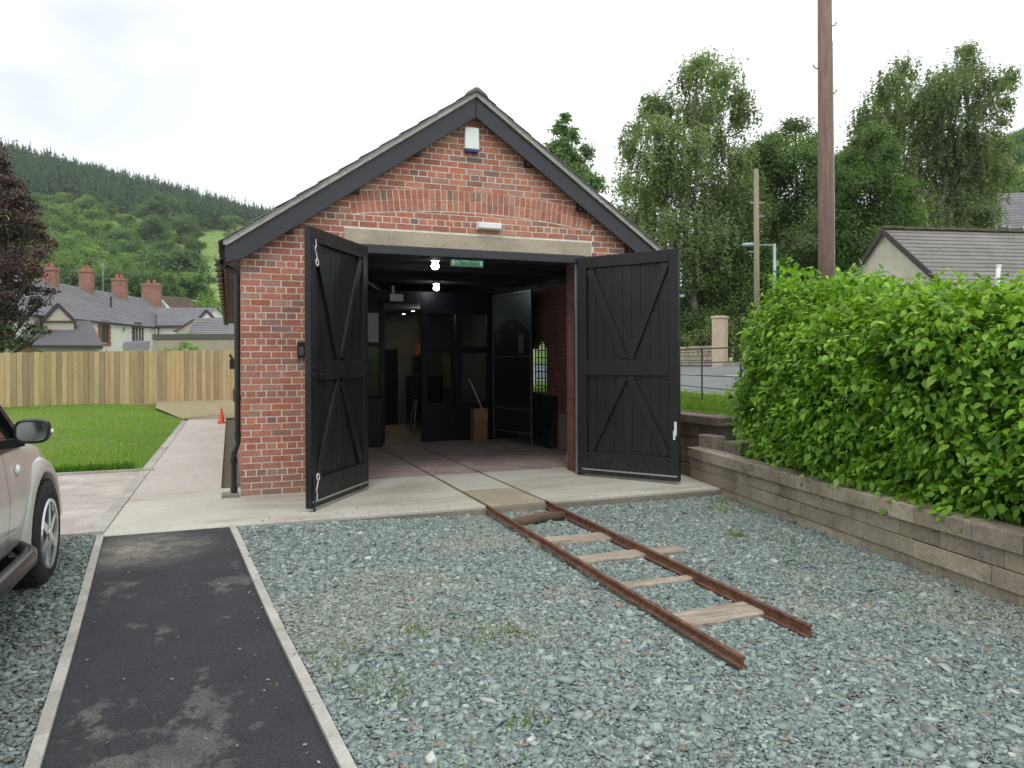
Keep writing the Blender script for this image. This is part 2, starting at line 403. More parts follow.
# pavers: path beside the building and to the west
M_pave = brick_tex('pink_pavers', (.44,.395,.35), (.40,.365,.325), (.36,.325,.29), w=.2, h=.1, mort=.006, swap='xy', bstr=.2)
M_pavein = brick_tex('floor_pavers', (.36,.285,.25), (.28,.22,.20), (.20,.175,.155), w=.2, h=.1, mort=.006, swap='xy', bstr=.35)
mb = MB(); mb.box(-9, -1.30, -1.4, 2.62, -.1, T-.002); set_props(mb.build('paved_area', M_pave), kind='structure')
mb = MB(); mb.box(-1.17, -.22, .665, 12.95, -.1, T-.001); set_props(mb.build('paved_path', pbr('path_pavers', (.49,.465,.42), (.41,.385,.345), scale=.5, rough=.9, fine=(12,.1))), kind='structure')
mb = MB(); y = -1.4
while y < 12.4:
    mb.box(-1.295, -1.175, y, y+.6, -.1, T+.004, (random.uniform(.85,1.1),)*3); y += .606
x = -9
while x < -1.35:
    mb.box(x, x+.6, 2.625, 2.69, -.1, T+.03, (random.uniform(.85,1.1),)*3); x += .606
mb.hexa([(-1.3,12.96,-.1),(.0,14.4,-.1),(.0,14.46,-.1),(-1.3,13.02,-.1),(-1.3,12.96,T+.04),(.0,14.4,T+.04),(.0,14.46,T+.04),(-1.3,13.02,T+.04)])
set_props(mb.build('paving_kerb', pbr('edging_concrete', (.4,.4,.4))), kind='structure')
mb = MB(); mb.box(-.215, .05, .3, 14, -.1, T-.035); set_props(mb.build('drainage_strip', pbr('dirt', (.10,.085,.06), (.15,.13,.09), scale=12, rough=1, bscale=50, bstr=1, bdist=.02)), kind='structure')
# indoor floor
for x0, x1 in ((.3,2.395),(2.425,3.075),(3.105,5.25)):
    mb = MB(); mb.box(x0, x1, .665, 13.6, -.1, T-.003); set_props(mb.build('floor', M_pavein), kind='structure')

# ------------------------------------------------------------------ lawn
FA = Vector((-15.2, 13.35)); FB = Vector((-.05, 20.1))     # fence line
def fence_y(x): return FA.y+(FB.y-FA.y)*(x-FA.x)/(FB.x-FA.x)
def zlawn(x, y): return .10+.25*sst((y-3)/17)*sst((-1.1-x)/3.5)
m, nt, p, out = new_mat('lawn')
v = coords(nt)
c = mix(nt, ramp(nt, noise(nt, v, .55, 5, .6), [(.35, 0), (.65, 1)]), (.10,.22,.022), (.17,.26,.04))
soil = N(nt, 'ShaderNodeVectorMath', operation='DISTANCE'); nt.links.new(v, soil.inputs[0]); soil.inputs[1].default_value = (-.6,18.2,.3)
sm = mix(nt, 1.0, ramp(nt, soil.outputs['Value'], [(.0, 1), (.45, 1)]), 1.0, 'MULTIPLY')
nt.links.new(mix(nt, 1.0, c, ramp(nt, noise(nt, v, 25, 4, .8), [(.3, .6), (.7, 1.3)]), 'MULTIPLY'), p.inputs['Base Color'])
p.inputs['Roughness'].default_value = 1; bump(nt, p, noise(nt, v, 40, 4, .8), 1, .03)
def lawn_sheet():
    V = []; nx, ny = 40, 40
    for j in range(ny):
        for i in range(nx):
            x = -24+(22.72)*i/(nx-1); yt = fence_y(x)+1.0 if x < -1.28 else 20; y = 2.7+(yt-2.7)*j/(ny-1); V.append((x, y, float(zlawn(x, y))))
    F = [(j*nx+i, j*nx+i+1, (j+1)*nx+i+1, (j+1)*nx+i) for j in range(ny-1) for i in range(nx-1)]
    set_props(np_mesh('lawn', np.array(V), np.array(F), m, smooth=True), kind='structure')
lawn_sheet()
mb = MB(); mb.add([(-2.3,16.6,.25),(-1.29,12.9,.112),(.6,12.95,.098),(.6,21,.33),(-2.5,19.9,.37),(-1.3,16.5,.20)], [(0,1,5),(1,2,5),(2,3,5),(3,4,5),(4,0,5)])
set_props(mb.build('bare_soil', pbr('dry_soil', (.27,.24,.13), (.34,.29,.18), scale=3, rough=1, bscale=20, bstr=1, bdist=.03)), kind='structure')
def blades(name, P, h, wd, cols, m, zf=None, lean=.5):
    n = len(P); a = RNG.uniform(0, 2*PI, n); hh = h*RNG.uniform(.5, 1.3, n)
    dx = np.cos(a)*wd/2; dy = np.sin(a)*wd/2; la = RNG.uniform(0, 2*PI, n); ll = hh*lean*RNG.uniform(0, 1, n)
    V = np.stack([P+np.stack([dx,dy,0*dx],1), P-np.stack([dx,dy,0*dx],1), P+np.stack([ll*np.cos(la), ll*np.sin(la), hh], 1)], 1).reshape(-1,3)
    F = np.arange(3*n).reshape(-1,3); C = cols[RNG.integers(0, len(cols), n)]*RNG.uniform(.7, 1.25, (n,1))
    return np_mesh(name, V, F, m, C)
n = 70000; x = RNG.uniform(-13, -1.33, n*2); y = 2.72+15.5*RNG.uniform(0, 1, n*2)**1.5
k = (y < fence_y(x)-.1) & ~((x > -2.0) & (y > 15.5)); x = x[k][:n]; y = y[k][:n]
o = blades('grass', np.stack([x, y, zlawn(x, y)-.005], 1), .055, .012, np.array([(.16,.34,.02),(.23,.38,.03),(.19,.31,.03),(.29,.36,.06)]), M_leaf)

ca = o.data.color_attributes['Col'].data; buf = np.zeros(len(ca)*4, dtype=np.float32); ca.foreach_get('color', buf); buf = buf.reshape(-1,3,4)
f = np.sin(x*.9+np.sin(y*.7))+np.sin(y*1.1+x*.4+1)+.6*np.sin(x*2.9-y*2.1)+RNG.normal(0,.3,len(x)); a = np.clip((f-.4)/2, 0, .6)[:,None,None]
buf[:,:,:3] = buf[:,:,:3]*(1-a)+np.array([.30,.33,.10])*a; ca.foreach_set('color', buf.ravel())
set_props(o, kind='stuff')
# taller clover and weeds along the lawn's near kerb
n = 5000; x = RNG.uniform(-9, -1.4, n); y = 2.75+np.abs(RNG.normal(0, .16, n))
o = blades('weeds', np.stack([x, y, zlawn(x, y)], 1), .10, .03, np.array([(.07,.19,.02),(.10,.23,.03)]), M_leaf, lean=.9); set_props(o, kind='stuff')

# ------------------------------------------------------------------ gravel chips
def chips(name, P, size, cols, probs, m):
    n = len(P); base = np.array([(-1,-1,-1),(1,-1,-1),(1,1,-1),(-1,1,-1),(-1,-1,1),(1,-1,1),(1,1,1),(-1,1,1)], float)
    T = np.repeat(base[None], n, 0) + RNG.normal(0, .28, (n,8,3))
    sc = np.stack([size*RNG.uniform(.7,1.3,n), size*RNG.uniform(.45,.95,n), size*RNG.uniform(.14,.38,n)], 1)*.5
    T *= sc[:,None,:]
    yaw = RNG.uniform(0, 2*PI, n); tilt = np.abs(RNG.normal(0, .38, n)); td = RNG.uniform(0, 2*PI, n)
    c, s_ = np.cos(yaw), np.sin(yaw); x = T[...,0]*c[:,None]-T[...,1]*s_[:,None]; y = T[...,0]*s_[:,None]+T[...,1]*c[:,None]; z = T[...,2]
    ax, ay = np.cos(td)[:,None], np.sin(td)[:,None]; ct, st = np.cos(tilt)[:,None], np.sin(tilt)[:,None]
    # rotate about horizontal axis (ax,ay)
    d = ax*x+ay*y; cxv = ay*z; cyv = -ax*z; cz = ax*y-ay*x
    X = x*ct+cxv*st+ax*d*(1-ct); Y = y*ct+cyv*st+ay*d*(1-ct); Z = z*ct+cz*st
    V = np.stack([X,Y,Z],-1)+P[:,None,:]; V = V.reshape(-1,3)
    f = np.array([(0,3,2,1),(4,5,6,7),(0,1,5,4),(1,2,6,5),(2,3,7,6),(3,0,4,7)])
    F = (np.arange(n)[:,None,None]*8+f[None]).reshape(-1,4)
    C = dusty(P, cols[RNG.choice(len(cols), n, p=probs)]*RNG.uniform(.75,1.25,(n,1))); C = np.repeat(C, 6, 0)
    return np_mesh(name, V, F, m, C)
M_chip = pbr('slate_chip', (.95,.95,.95), (1.1,1.1,1.1), scale=30, rough=.72, bstr=.3, bscale=90, attr=True, spec=.35)
CC = np.array([(.175,.215,.205),(.21,.26,.24),(.25,.305,.28),(.30,.355,.325),(.41,.43,.40),(.24,.205,.165),(.15,.175,.18),(.235,.30,.25)])
CP = np.array([.19,.29,.25,.11,.025,.045,.06,.04])
def dusty(P, C):
    f = np.sin(P[:,0]*1.3+np.sin(P[:,1]*.9)*1.5)+np.sin(P[:,1]*1.7+P[:,0]*.6+2)+.6*np.sin(P[:,0]*3.7-P[:,1]*2.9)+.5*np.sin(P[:,1]*6.1+P[:,0]*4.3)
    a = np.clip((f-.7)/1.8, 0, .35)[:,None]
    d1 = np.clip(1-np.hypot((P[:,0]-1.95)/.55, (P[:,1]+2.75)/.28), 0, 1)[:,None]**.6; a = np.maximum(a, d1*.9)*RNG.uniform(.4,1,(len(P),1))
    return C*(1-a)+np.array([.33,.31,.25])*a
def wall_x(y): return 5.65+(y+.83)*.181
def scatter(n, x0, x1, y0, y1, keep, pw=1.0):
    x = RNG.uniform(x0, x1, n); y = y0+(y1-y0)*RNG.uniform(0, 1, n)**pw
    k = keep(x, y); return x[k], y[k]
def in_rails(x, y):
    a = np.abs(x-(2.41+.0145*(y+1.6))) < .045; b = np.abs(x-(3.09+.022*(y+1.6))) < .045
    return (a & (y > -5.80)) | (b & (y > -5.57))
SLEEP = [(-2.20,.11,2.44,3.02,.05,.2,1),(-2.98,.24,2.36,3.16,.045,-.05,0),(-3.62,.20,2.40,3.42,.04,.02,2),(-4.33,.10,2.36,3.06,.035,.0,2),(-5.07,.23,2.36,3.00,.04,.04,2)]
def on_sleeper(x, y):
    k = np.zeros(len(x), bool)
    for yc, wd, xa, xb, zt, sl, _ in SLEEP: k |= (np.abs(y-(yc+sl*(x-2.7))) < wd/2-.02) & (x > xa) & (x < xb)
    return k
keep = lambda x, y: (x > np.interp(y, [-13,-1.6], [tr(-13), tr(-1.6)])+.07) & (x < wall_x(y)-.03) & ~in_rails(x, y) & ~(on_sleeper(x, y) & (RNG.uniform(0,1,len(x)) > .05)) & ~((y > -2.6) & (x > 3.6+1e9))
x, y = scatter(330000, -.2, 5.7, -7.2, -1.62, keep, 1.0)
sz = np.clip(RNG.lognormal(math.log(.0165), .42, len(x)), .008, .065)
P = np.stack([x, y, zg(x, y)+RNG.uniform(0, .012, len(x))+sz*.10], 1)
set_props(chips('gravel', P, sz, CC, CP/CP.sum(), M_chip), kind='stuff')
keep2 = lambda x, y: (x < np.interp(y, [-13,-1.6], [tl(-13), tl(-1.6)])-.07)
x, y = scatter(110000, -3.6, -.4, -7.2, -1.47, keep2)
sz = np.clip(RNG.lognormal(math.log(.018), .42, len(x)), .010, .075)
P = np.stack([x, y, zg(x, y)+RNG.uniform(0, .012, len(x))+sz*.10], 1)
set_props(chips('gravel', P, sz, CC*.82, CP/CP.sum(), M_chip), kind='stuff')
# stray chips kicked onto the tarmac, edgings and apron
x, y = scatter(420, -1.1, .3, -6.5, -1.7, lambda x, y: (x > -1.15) & (RNG.uniform(0,1,len(x)) < .25+.75*(np.abs(x-np.interp(y, [-13,-1.6], [tr(-13), tr(-1.6)])+.0) < .16)))
x2 = RNG.uniform(-.1, 5.4, 90); y2 = -1.6+np.abs(RNG.normal(0, .16, 90)); sz = RNG.uniform(.006, .017, len(x)+90)
P = np.concatenate([np.stack([x, y, ztar(x, y)+.006], 1), np.stack([x2, y2, np.full(90, .104)], 1)]); P[:len(x),2] += np.where(x > np.interp(y, [-13,-1.6], [tr(-13), tr(-1.6)]), .018, 0)
set_props(chips('gravel', P, sz, CC, CP/CP.sum(), M_chip), kind='stuff')
# weeds in the gravel
def weed_spot(px, py, r, n):
    return np.stack([RNG.normal(px, r, n), RNG.normal(py, r, n), np.full(n, .005)], 1)
W = [weed_spot(4.75,-2.3,.10,160), weed_spot(5.05,-2.2,.12,120), weed_spot(5.2,-2.0,.12,150), weed_spot(4.2,-3.4,.05,160), weed_spot(4.28,-3.1,.10,60), weed_spot(4.2,-4.3,.12,70), weed_spot(.55,-5.4,.10,130), weed_spot(.9,-4.6,.07,90),
     weed_spot(1.45,-4.9,.10,90), weed_spot(1.1,-5.9,.06,70), weed_spot(4.0,-5.4,.2,90), weed_spot(3.1,-2.5,.3,90), weed_spot(5.0,-3.3,.4,60), weed_spot(1.55,-3.4,.35,60), weed_spot(.5,-5.0,.14,160), weed_spot(1.25,-4.75,.2,150), weed_spot(.75,-6.3,.09,120), weed_spot(4.3,-3.8,.25,120), weed_spot(5.2,-2.6,.15,90), weed_spot(3.9,-4.7,.25,80)]
P = np.concatenate(W); P = P[RNG.uniform(size=len(P)) < .5]; P[:,2] = zg(P[:,0], P[:,1])+.01
set_props(blades('weeds', P, .045, .012, np.array([(.13,.24,.04),(.17,.27,.05),(.25,.24,.09)]), M_leaf, lean=.9), kind='stuff')
# ------------------------------------------------------------------ the brick shed
SH = thing('brick_shed', (2.78, 7, .1), 'red brick shed with steep gable roof and open black doors', 'building')
AX, AZ, SLP, BW, BL = 2.78, 4.885, .690, 5.56, 14.0
def zgable(x): return AZ - SLP*abs(x-AX)
BR = np.array([(.40,.165,.12),(.37,.15,.11),(.42,.185,.135),(.34,.14,.11),(.27,.15,.13),(.39,.21,.165),(.41,.155,.105),(.23,.15,.14)])*np.array([1.07,1.07,1.04])
BP = np.array([.24,.2,.15,.14,.08,.07,.08,.04]); BP = BP/BP.sum()
def brick_col(z=1):
    c = BR[RNG.choice(len(BR), p=BP)]*RNG.uniform(.85, 1.12)
    if z < .33: c = c*.55+np.array((.2,.165,.13))*.45
    return tuple(c)
def brick(mb, P, u0, u1, zb0, zb1, zt0, zt1, col):
    """P(u,z,d) maps wall coordinates to space; d is how far the face stands proud"""
    d = .0045+RNG.uniform(-.0015, .0015); e = .0025
    f = [P(u0,zb0,d), P(u1,zb1,d), P(u1,zt1,d), P(u0,zt0,d)]; b = [P(u0-.001,zb0-.001,-.004), P(u1+.001,zb1-.001,-.004), P(u1+.001,zt1+.001,-.004), P(u0-.001,zt0+.001,-.004)]
    mb.add(f+b, [(0,1,2,3),(0,4,5,1),(1,5,6,2),(2,6,7,3),(3,7,4,0)], col)
ACX, ARO, AC1, AC2 = 2.80, 10.45, 1.22, 4.50     # relieving arch: centre x, outer radius, chord ends
ACZ = 3.775-ARO
def arch_o(x): return ACZ+math.sqrt(ARO**2-(x-ACX)**2)
def arch_i(x): return ACZ+math.sqrt((ARO-.262)**2-(x-ACX)**2)
def brick_wall(mb, P, u0, u1, z0, z1, holes=(), top=None, arch=False, k0=0):
    H = .075; m = .013; k = 0; z = z0
    while z < z1-.02:
        zt = min(z+H-m, z1); hdr = (k+k0) % 4 == 3
        w = .1125 if hdr else .225; u = u0 - (.1125*(((k+k0)//1) % 2) if not hdr else 0)
        if hdr: u = u0-.056
        while u < u1:
            a, b = max(u, u0), min(u+w-m+RNG.uniform(-.002,.002), u1); u += w
            if b-a < .02: continue
            segs = [(a, b)]
            for hx0, hx1, hz0, hz1 in holes:
                if zt > hz0+.01 and z < hz1-.01:
                    n_ = []
                    for s0, s1 in segs:
                        if s1 <= hx0 or s0 >= hx1: n_.append((s0, s1)); continue
                        if s0 < hx0-.02: n_.append((s0, hx0-.004))
                        if s1 > hx1+.02: n_.append((hx1+.004, s1))
                    segs = n_
            if arch:
                n_ = []
                for s0, s1 in segs:
                    for cx_ in (AC1+.03, AC2-.03):
                        if s0 < cx_ < s1: n_.append((s0, cx_)); s0 = cx_
                    n_.append((s0, s1))
                segs = [q_ for q_ in n_ if q_[1]-q_[0] > .02]
            for s0, s1 in segs:
                col = brick_col(z)
                t0 = t1 = zt; b0 = b1 = z
                if top is not None:
                    t0, t1 = min(t0, top(s0)), min(t1, top(s1))
                    if t0-b0 < .004 and t1-b1 < .004: continue
                    t0, t1 = max(t0, b0+.002), max(t1, b1+.002)
                mid = (s0+s1)/2
                if arch and AC1+.03 < mid < AC2-.03:
                    xo = min(max(mid, AC1), AC2); zo, zi = arch_o(xo), arch_i(xo); zm = (t0+b0)/2
                    if AC1 <= mid <= AC2:
                        if zm > (zo+zi)/2:
                            b0, b1 = max(b0, arch_o(s0)+.009), max(b1, arch_o(s1)+.009)
                        else:
                            t0, t1 = min(t0, arch_i(s0)-.009), min(t1, arch_i(s1)-.009)
                        if t0-b0 < .005 and t1-b1 < .005: continue
                    t0, t1 = max(t0, b0+.001), max(t1, b1+.001)
                brick(mb, P, s0, s1, b0, b1, t0, t1, col)
        z += H; k += 1
def arch_rings(mb, P):
    for ring, (ro, ri) in enumerate(((ARO, ARO-.1175), (ARO-.1275, ARO-.245-.010))):
        a0 = math.asin((AC1-ACX)/ARO); a1 = math.asin((AC2-ACX)/ARO); n = int((a1-a0)*ARO/.0765); st = (a1-a0)/n
        off = .5 if ring else 0
        for k in range(n):
            p0 = a0+(k+off*.0)*st+(0 if k else .0); p1 = p0+st-.012/ARO
            d = .0075+RNG.uniform(-.002,.002); pt = lambda r, a, dd: P(ACX+r*math.sin(a), ACZ+r*math.cos(a), dd)
            f = [pt(ri,p0,d), pt(ri,p1,d), pt(ro,p1,d), pt(ro,p0,d)]; b = [pt(ri,p0,-.004), pt(ri,p1,-.004), pt(ro,p1,-.004), pt(ro,p0,-.004)]
            mb.add(f+b, [(0,1,2,3),(0,4,5,1),(1,5,6,2),(2,6,7,3),(3,7,4,0)], brick_col())
M_brick = pbr('brick_faces', (.92,.92,.92), (1.12,1.08,1.05), scale=7, rough=.88, bscale=110, bstr=.5, bdist=.003, attr=True, fine=(42,.24), spec=.25)
pb_ = [n for n in M_brick.node_tree.nodes if n.type == 'BSDF_PRINCIPLED'][0]; nt = M_brick.node_tree; src_ = pb_.inputs['Base Color'].links[0].from_socket
nt.links.new(mix(nt, ramp(nt, noise(nt, coords(nt), 2.2, 9, .75), [(.54, 0), (.74, .55)]), src_, (.46,.38,.32)), pb_.inputs['Base Color'])
M_mort = pbr('mortar', (.80,.75,.67), (.66,.60,.52), scale=5, rough=.95, bscale=120, bstr=.4)
Pf = lambda u, z, d: (u, .006-d, z)
Pl = lambda u, z, d: (.006-d, u, z)
# front wall backing and faces
wf = MB(); wf.prism([(.006,-.05),(1.30,-.05),(1.30,3.05),(4.30,3.05),(4.30,-.05),(5.55,-.05),(5.55,zgable(5.55)),(AX,AZ),(.006,zgable(0))], 'y', .006, .335)
wall = wf.build('wall', M_mort, SH)
fb = MB(); brick_wall(fb, Pf, 0, BW, .10, 5.0, holes=[(1.30,4.30,-1,3.045),(1.165,4.455,3.03,3.222)], top=lambda x: zgable(x)-.005, arch=True)
arch_rings(fb, Pf)
fb.build('brick_facing', M_brick, SH)
# long left wall
wl = MB(); wl.box(.006, .33, .336, BL, -.05, 2.96); wl.build('wall', M_mort, SH)
lb = MB(); brick_wall(lb, Pl, .0, BL, .10, 2.95, k0=1); lb.build('brick_facing', M_brick, SH)
# right and rear walls (right one pierced by iron windows)
M_btex = brick_tex('shed_brick', (.30,.085,.065), (.22,.075,.065), (.34,.31,.27), swap='yz')
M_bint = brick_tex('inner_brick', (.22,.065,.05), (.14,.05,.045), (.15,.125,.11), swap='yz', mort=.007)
wr = MB(); WY = [(3.30,3.92),(9.6,10.22)]; z0w, z1w = 1.05, 1.86
ys = [.336]+[q for p in WY for q in p]+[BL]
for i in range(0, len(ys), 2): wr.prism([(5.24,ys[i]),(5.55,ys[i]+(.85 if i == 2 else 0)),(5.55,ys[i+1]),(5.24,ys[i+1])], 'z', -.05, 2.96)
for a, b in WY:
    wr.prism([(5.24,a+.001),(5.55,a+.001),(5.55,b+(.85 if a < 5 else 0)-.001),(5.24,b-.001)], 'z', -.05, z0w)
    n = 10; arc = [(a+(b-a)*i/n, z1w+.17*math.sin(PI*i/n)) for i in range(n+1)]
    wr.prism([(b-.001, 2.95), (a+.001, 2.95)]+arc, 'x', 5.24, 5.34); wr.prism([(5.341,a+.001),(5.55,a+.001),(5.55,b+(.85 if a < 5 else 0)-.001),(5.341,b+(.27 if a < 5 else 0)-.001)], 'z', z1w+.3, 2.95)
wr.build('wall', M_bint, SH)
rw = MB(); rw.prism([(.006,-.05),(5.55,-.05),(5.55,zgable(5.55)),(AX,AZ),(.006,zgable(0))], 'y', BL+.001, BL+.3); rw.build('wall', M_btex, SH)
M_iron = flat('window_iron', (.02,.02,.022), .5)
for a, b in WY[:1]:
    wf_ = MB(); xw = 5.27
    for i in range(5): y = a+(b-a)*i/4; wf_.box(xw, xw+.02, y-.009, y+.009, z0w, z1w+.17*math.sin(PI*i/4)+.01)
    for i in range(8): z = z0w+(z1w+.1-z0w)*i/7; wf_.box(xw-.002, xw+.022, a, b, z-.008, z+.008)
    fr = wf_.build('window_frame', M_iron, SH)
    g = MB(); g.box(xw+.008, xw+.012, a, b, z0w, z1w+.16); g.build('pane', M_glass, fr)
# lintel, frame
lt = MB(); lt.box(1.165, 4.455, -.008, .2, 3.035, 3.222); lt.build('lintel', M_stone, SH, bevel=.006)
df = MB(); df.box(1.255, 4.345, -.045, .10, 2.93, 3.036); df.box(1.30, 1.372, -.03, .10, .10, 2.93); df.box(4.238, 4.30, -.03, .10, .10, 2.93); df.box(1.30, 4.30, .101, .34, 2.95, 3.034)
df.build('door_frame', M_barge, SH, bevel=.004)
dj = MB(); dj.box(4.222, 4.2375, .0, .03, .10, 2.93); dj.build('door_stop', M_steel, SH)
rv = MB(); rv.box(4.291, 4.299, .102, .34, .10, 2.94); rv.build('reveal', M_bint, SH)
# inner skin of the front piers, seen from the yard
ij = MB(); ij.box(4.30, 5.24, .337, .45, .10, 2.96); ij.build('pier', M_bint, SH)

# roof
rf = MB(); TH = .055
M_slate = pbr('roof_slate', (.26,.265,.255), (.17,.175,.18), scale=3, rough=.8, attr=True, fine=(18,.2))
Y0, Y1 = -.165, BL+.25; EX = 2.96
for sgn in (-1, 1):
    def q(s, h, y): return (AX+sgn*s, y, AZ+.075-SLP*s+h)
    rf.hexa([q(0,0,Y0),q(EX,0,Y0),q(EX,0,Y1),q(0,0,Y1),q(0,TH,Y0),q(EX,TH,Y0),q(EX,TH,Y1),q(0,TH,Y1)][:8] if sgn > 0 else
            [q(EX,0,Y0),q(0,0,Y0),q(0,0,Y1),q(EX,0,Y1),q(EX,TH,Y0),q(0,TH,Y0),q(0,TH,Y1),q(EX,TH,Y1)], (.9,.9,.9))
    s = 0; k = 0
    while s < EX-.05:      # lapped slate courses, tails tipped up
        s1 = min(s+.24, EX+.03); y = Y0-.012-(.13 if k % 2 else 0)
        first = True
        while y < (Y1 if s > EX-.5 else 1.2):
            ya, yb = max(y, Y0-.012), y+.255; c = RNG.uniform(.75, 1.15)
            dz = RNG.uniform(0, .004)
            p = [q(s,TH+.001,ya), q(s1+.02,TH+.013+dz,ya), q(s1+.02,TH+.013+dz,yb), q(s,TH+.001,yb), q(s,TH+.008,ya), q(s1+.02,TH+.024+dz,ya), q(s1+.02,TH+.024+dz,yb), q(s,TH+.008,yb)]
            if sgn < 0: p = [p[1],p[0],p[3],p[2],p[5],p[4],p[7],p[6]]
            rf.hexa(p, (c,c,c*.98)); y += .26
        s = s1; k += 1
roof = rf.build('roof', M_slate, SH)
rd = MB()
for k in range(int((Y1-Y0)/.45)):
    y = Y0-.02+k*.45
    rd.prism([(AX-.15, AZ+.075+TH-.085),(AX-.13, AZ+.075+TH-.045),(AX-.02, AZ+.160),(AX+.02, AZ+.160),(AX+.13, AZ+.075+TH-.045),(AX+.15, AZ+.075+TH-.085),(AX, AZ+.12)], 'y', y, y+.44, (RNG.uniform(.8,1.1),)*3)
rd.build('ridge_tile', pbr('ridge_clay', (.20,.17,.15), (.13,.12,.11), scale=6, attr=True), roof)
# mortar-bedded verge
vg = MB()
for sgn in (-1, 1):
    a = (AX, -.152, AZ+.070); b = (AX+sgn*(EX-.02), -.152, AZ+.070-SLP*(EX-.02))
    vg.bar(a, b, .035, .03)
vg.build('verge', pbr('verge_mortar', (.40,.39,.35), (.28,.27,.24), scale=8, fine=(40,.2)), SH)
# bargeboards
for sgn in (-1, 1):
    X = lambda s: AX+sgn*s
    poly = [(X(.004), AZ+.055),(X(2.945), AZ+.055-SLP*2.945),(X(2.935), 2.735),(X(2.76), AZ-.20-SLP*2.76),(X(.004), AZ-.20)]
    if sgn > 0: poly = poly[::-1]
    bb = MB(); bb.prism(poly, 'y', -.135, -.105); bb.build('bargeboard', M_barge, SH, bevel=.003)
for sgn in (-1, 1):
    X = lambda s: AX+sgn*s
    for s in (.75, 1.5, 2.25):
        sf = MB(); sf.box(min(X(s)-.05, X(s)+.05), max(X(s)-.05, X(s)+.05), -.104, .0, AZ-SLP*s-.218, AZ-SLP*s-.02); sf.build('purlin_end', M_black, SH)
for x0, x1 in ((-.175,-.15),(5.71,5.735)):      # fascia boards along the eaves
    fa = MB(); fa.box(x0, x1, -.1, BL, 2.70, 2.90); fa.build('fascia', M_black, SH)
so_ = MB(); so_.box(-.15, .0, -.1, BL, 2.78, 2.795); so_.build('soffit', M_black, SH)
# gutter with brackets, downpipe with swan neck
gt = MB(); prof = [( -.225+.045*math.cos(a), 2.80+.055*math.sin(a)) for a in np.linspace(PI, 2*PI, 9)]
prof2 = [(-.225+.040*math.cos(a), 2.80+.050*math.sin(a)) for a in np.linspace(2*PI, PI, 9)]
gt.prism([(x, z) for x, z in prof]+[(x, z) for x, z in prof2], 'y', -.14, BL+.1)
for k in range(24): gt.box(-.28, -.175, .2+k*.6, .24+k*.6, 2.735, 2.75)
gt.build('gutter', M_plastic, SH)
px, py = -.034, .03
dp_ = MB(); dp_.tube([(-.215,py,2.78),(-.205,py,2.72),(-.08,py,2.66),(px,py,2.62),(px,py,2.4),(px,py,.72),(px-.005,py,.69),(-.072,py,.60),(-.078,py,.56),(-.078,py,.14)], .031, 12)
for z in (2.42, 1.22, .80): dp_.tube([(px,py,z-.03),(px,py,z+.03)], .039, 12)
for z in (.50, .18): dp_.tube([(-.078,py,z-.03),(-.078,py,z+.03)], .039, 12)
pipe = dp_.build('downpipe', M_plastic, SH, smooth=False)
sh = MB(); sh.box(-.21, -.03, py-.1, py+.1, .09, .14); sh.build('gully', M_concd, SH, bevel=.01)
# ironwork on the side wall
sl_ = MB(); sl_.box(-.12, -.008, 3.9, 4.0, 1.52, 1.68); sl_.tube([(-.06,3.95,1.66),(-.12,3.95,1.76)], .02, 8); sl_.build('bulkhead', M_plastic, SH)
for y in (2.2, 2.9):
    t_ = MB(); t_.tube([(-.01,y,1.05),(-.06,y,1.08),(-.06,y,1.22),(-.01,y,1.25)], .018, 8); t_.build('wall_staple', M_rust, SH)

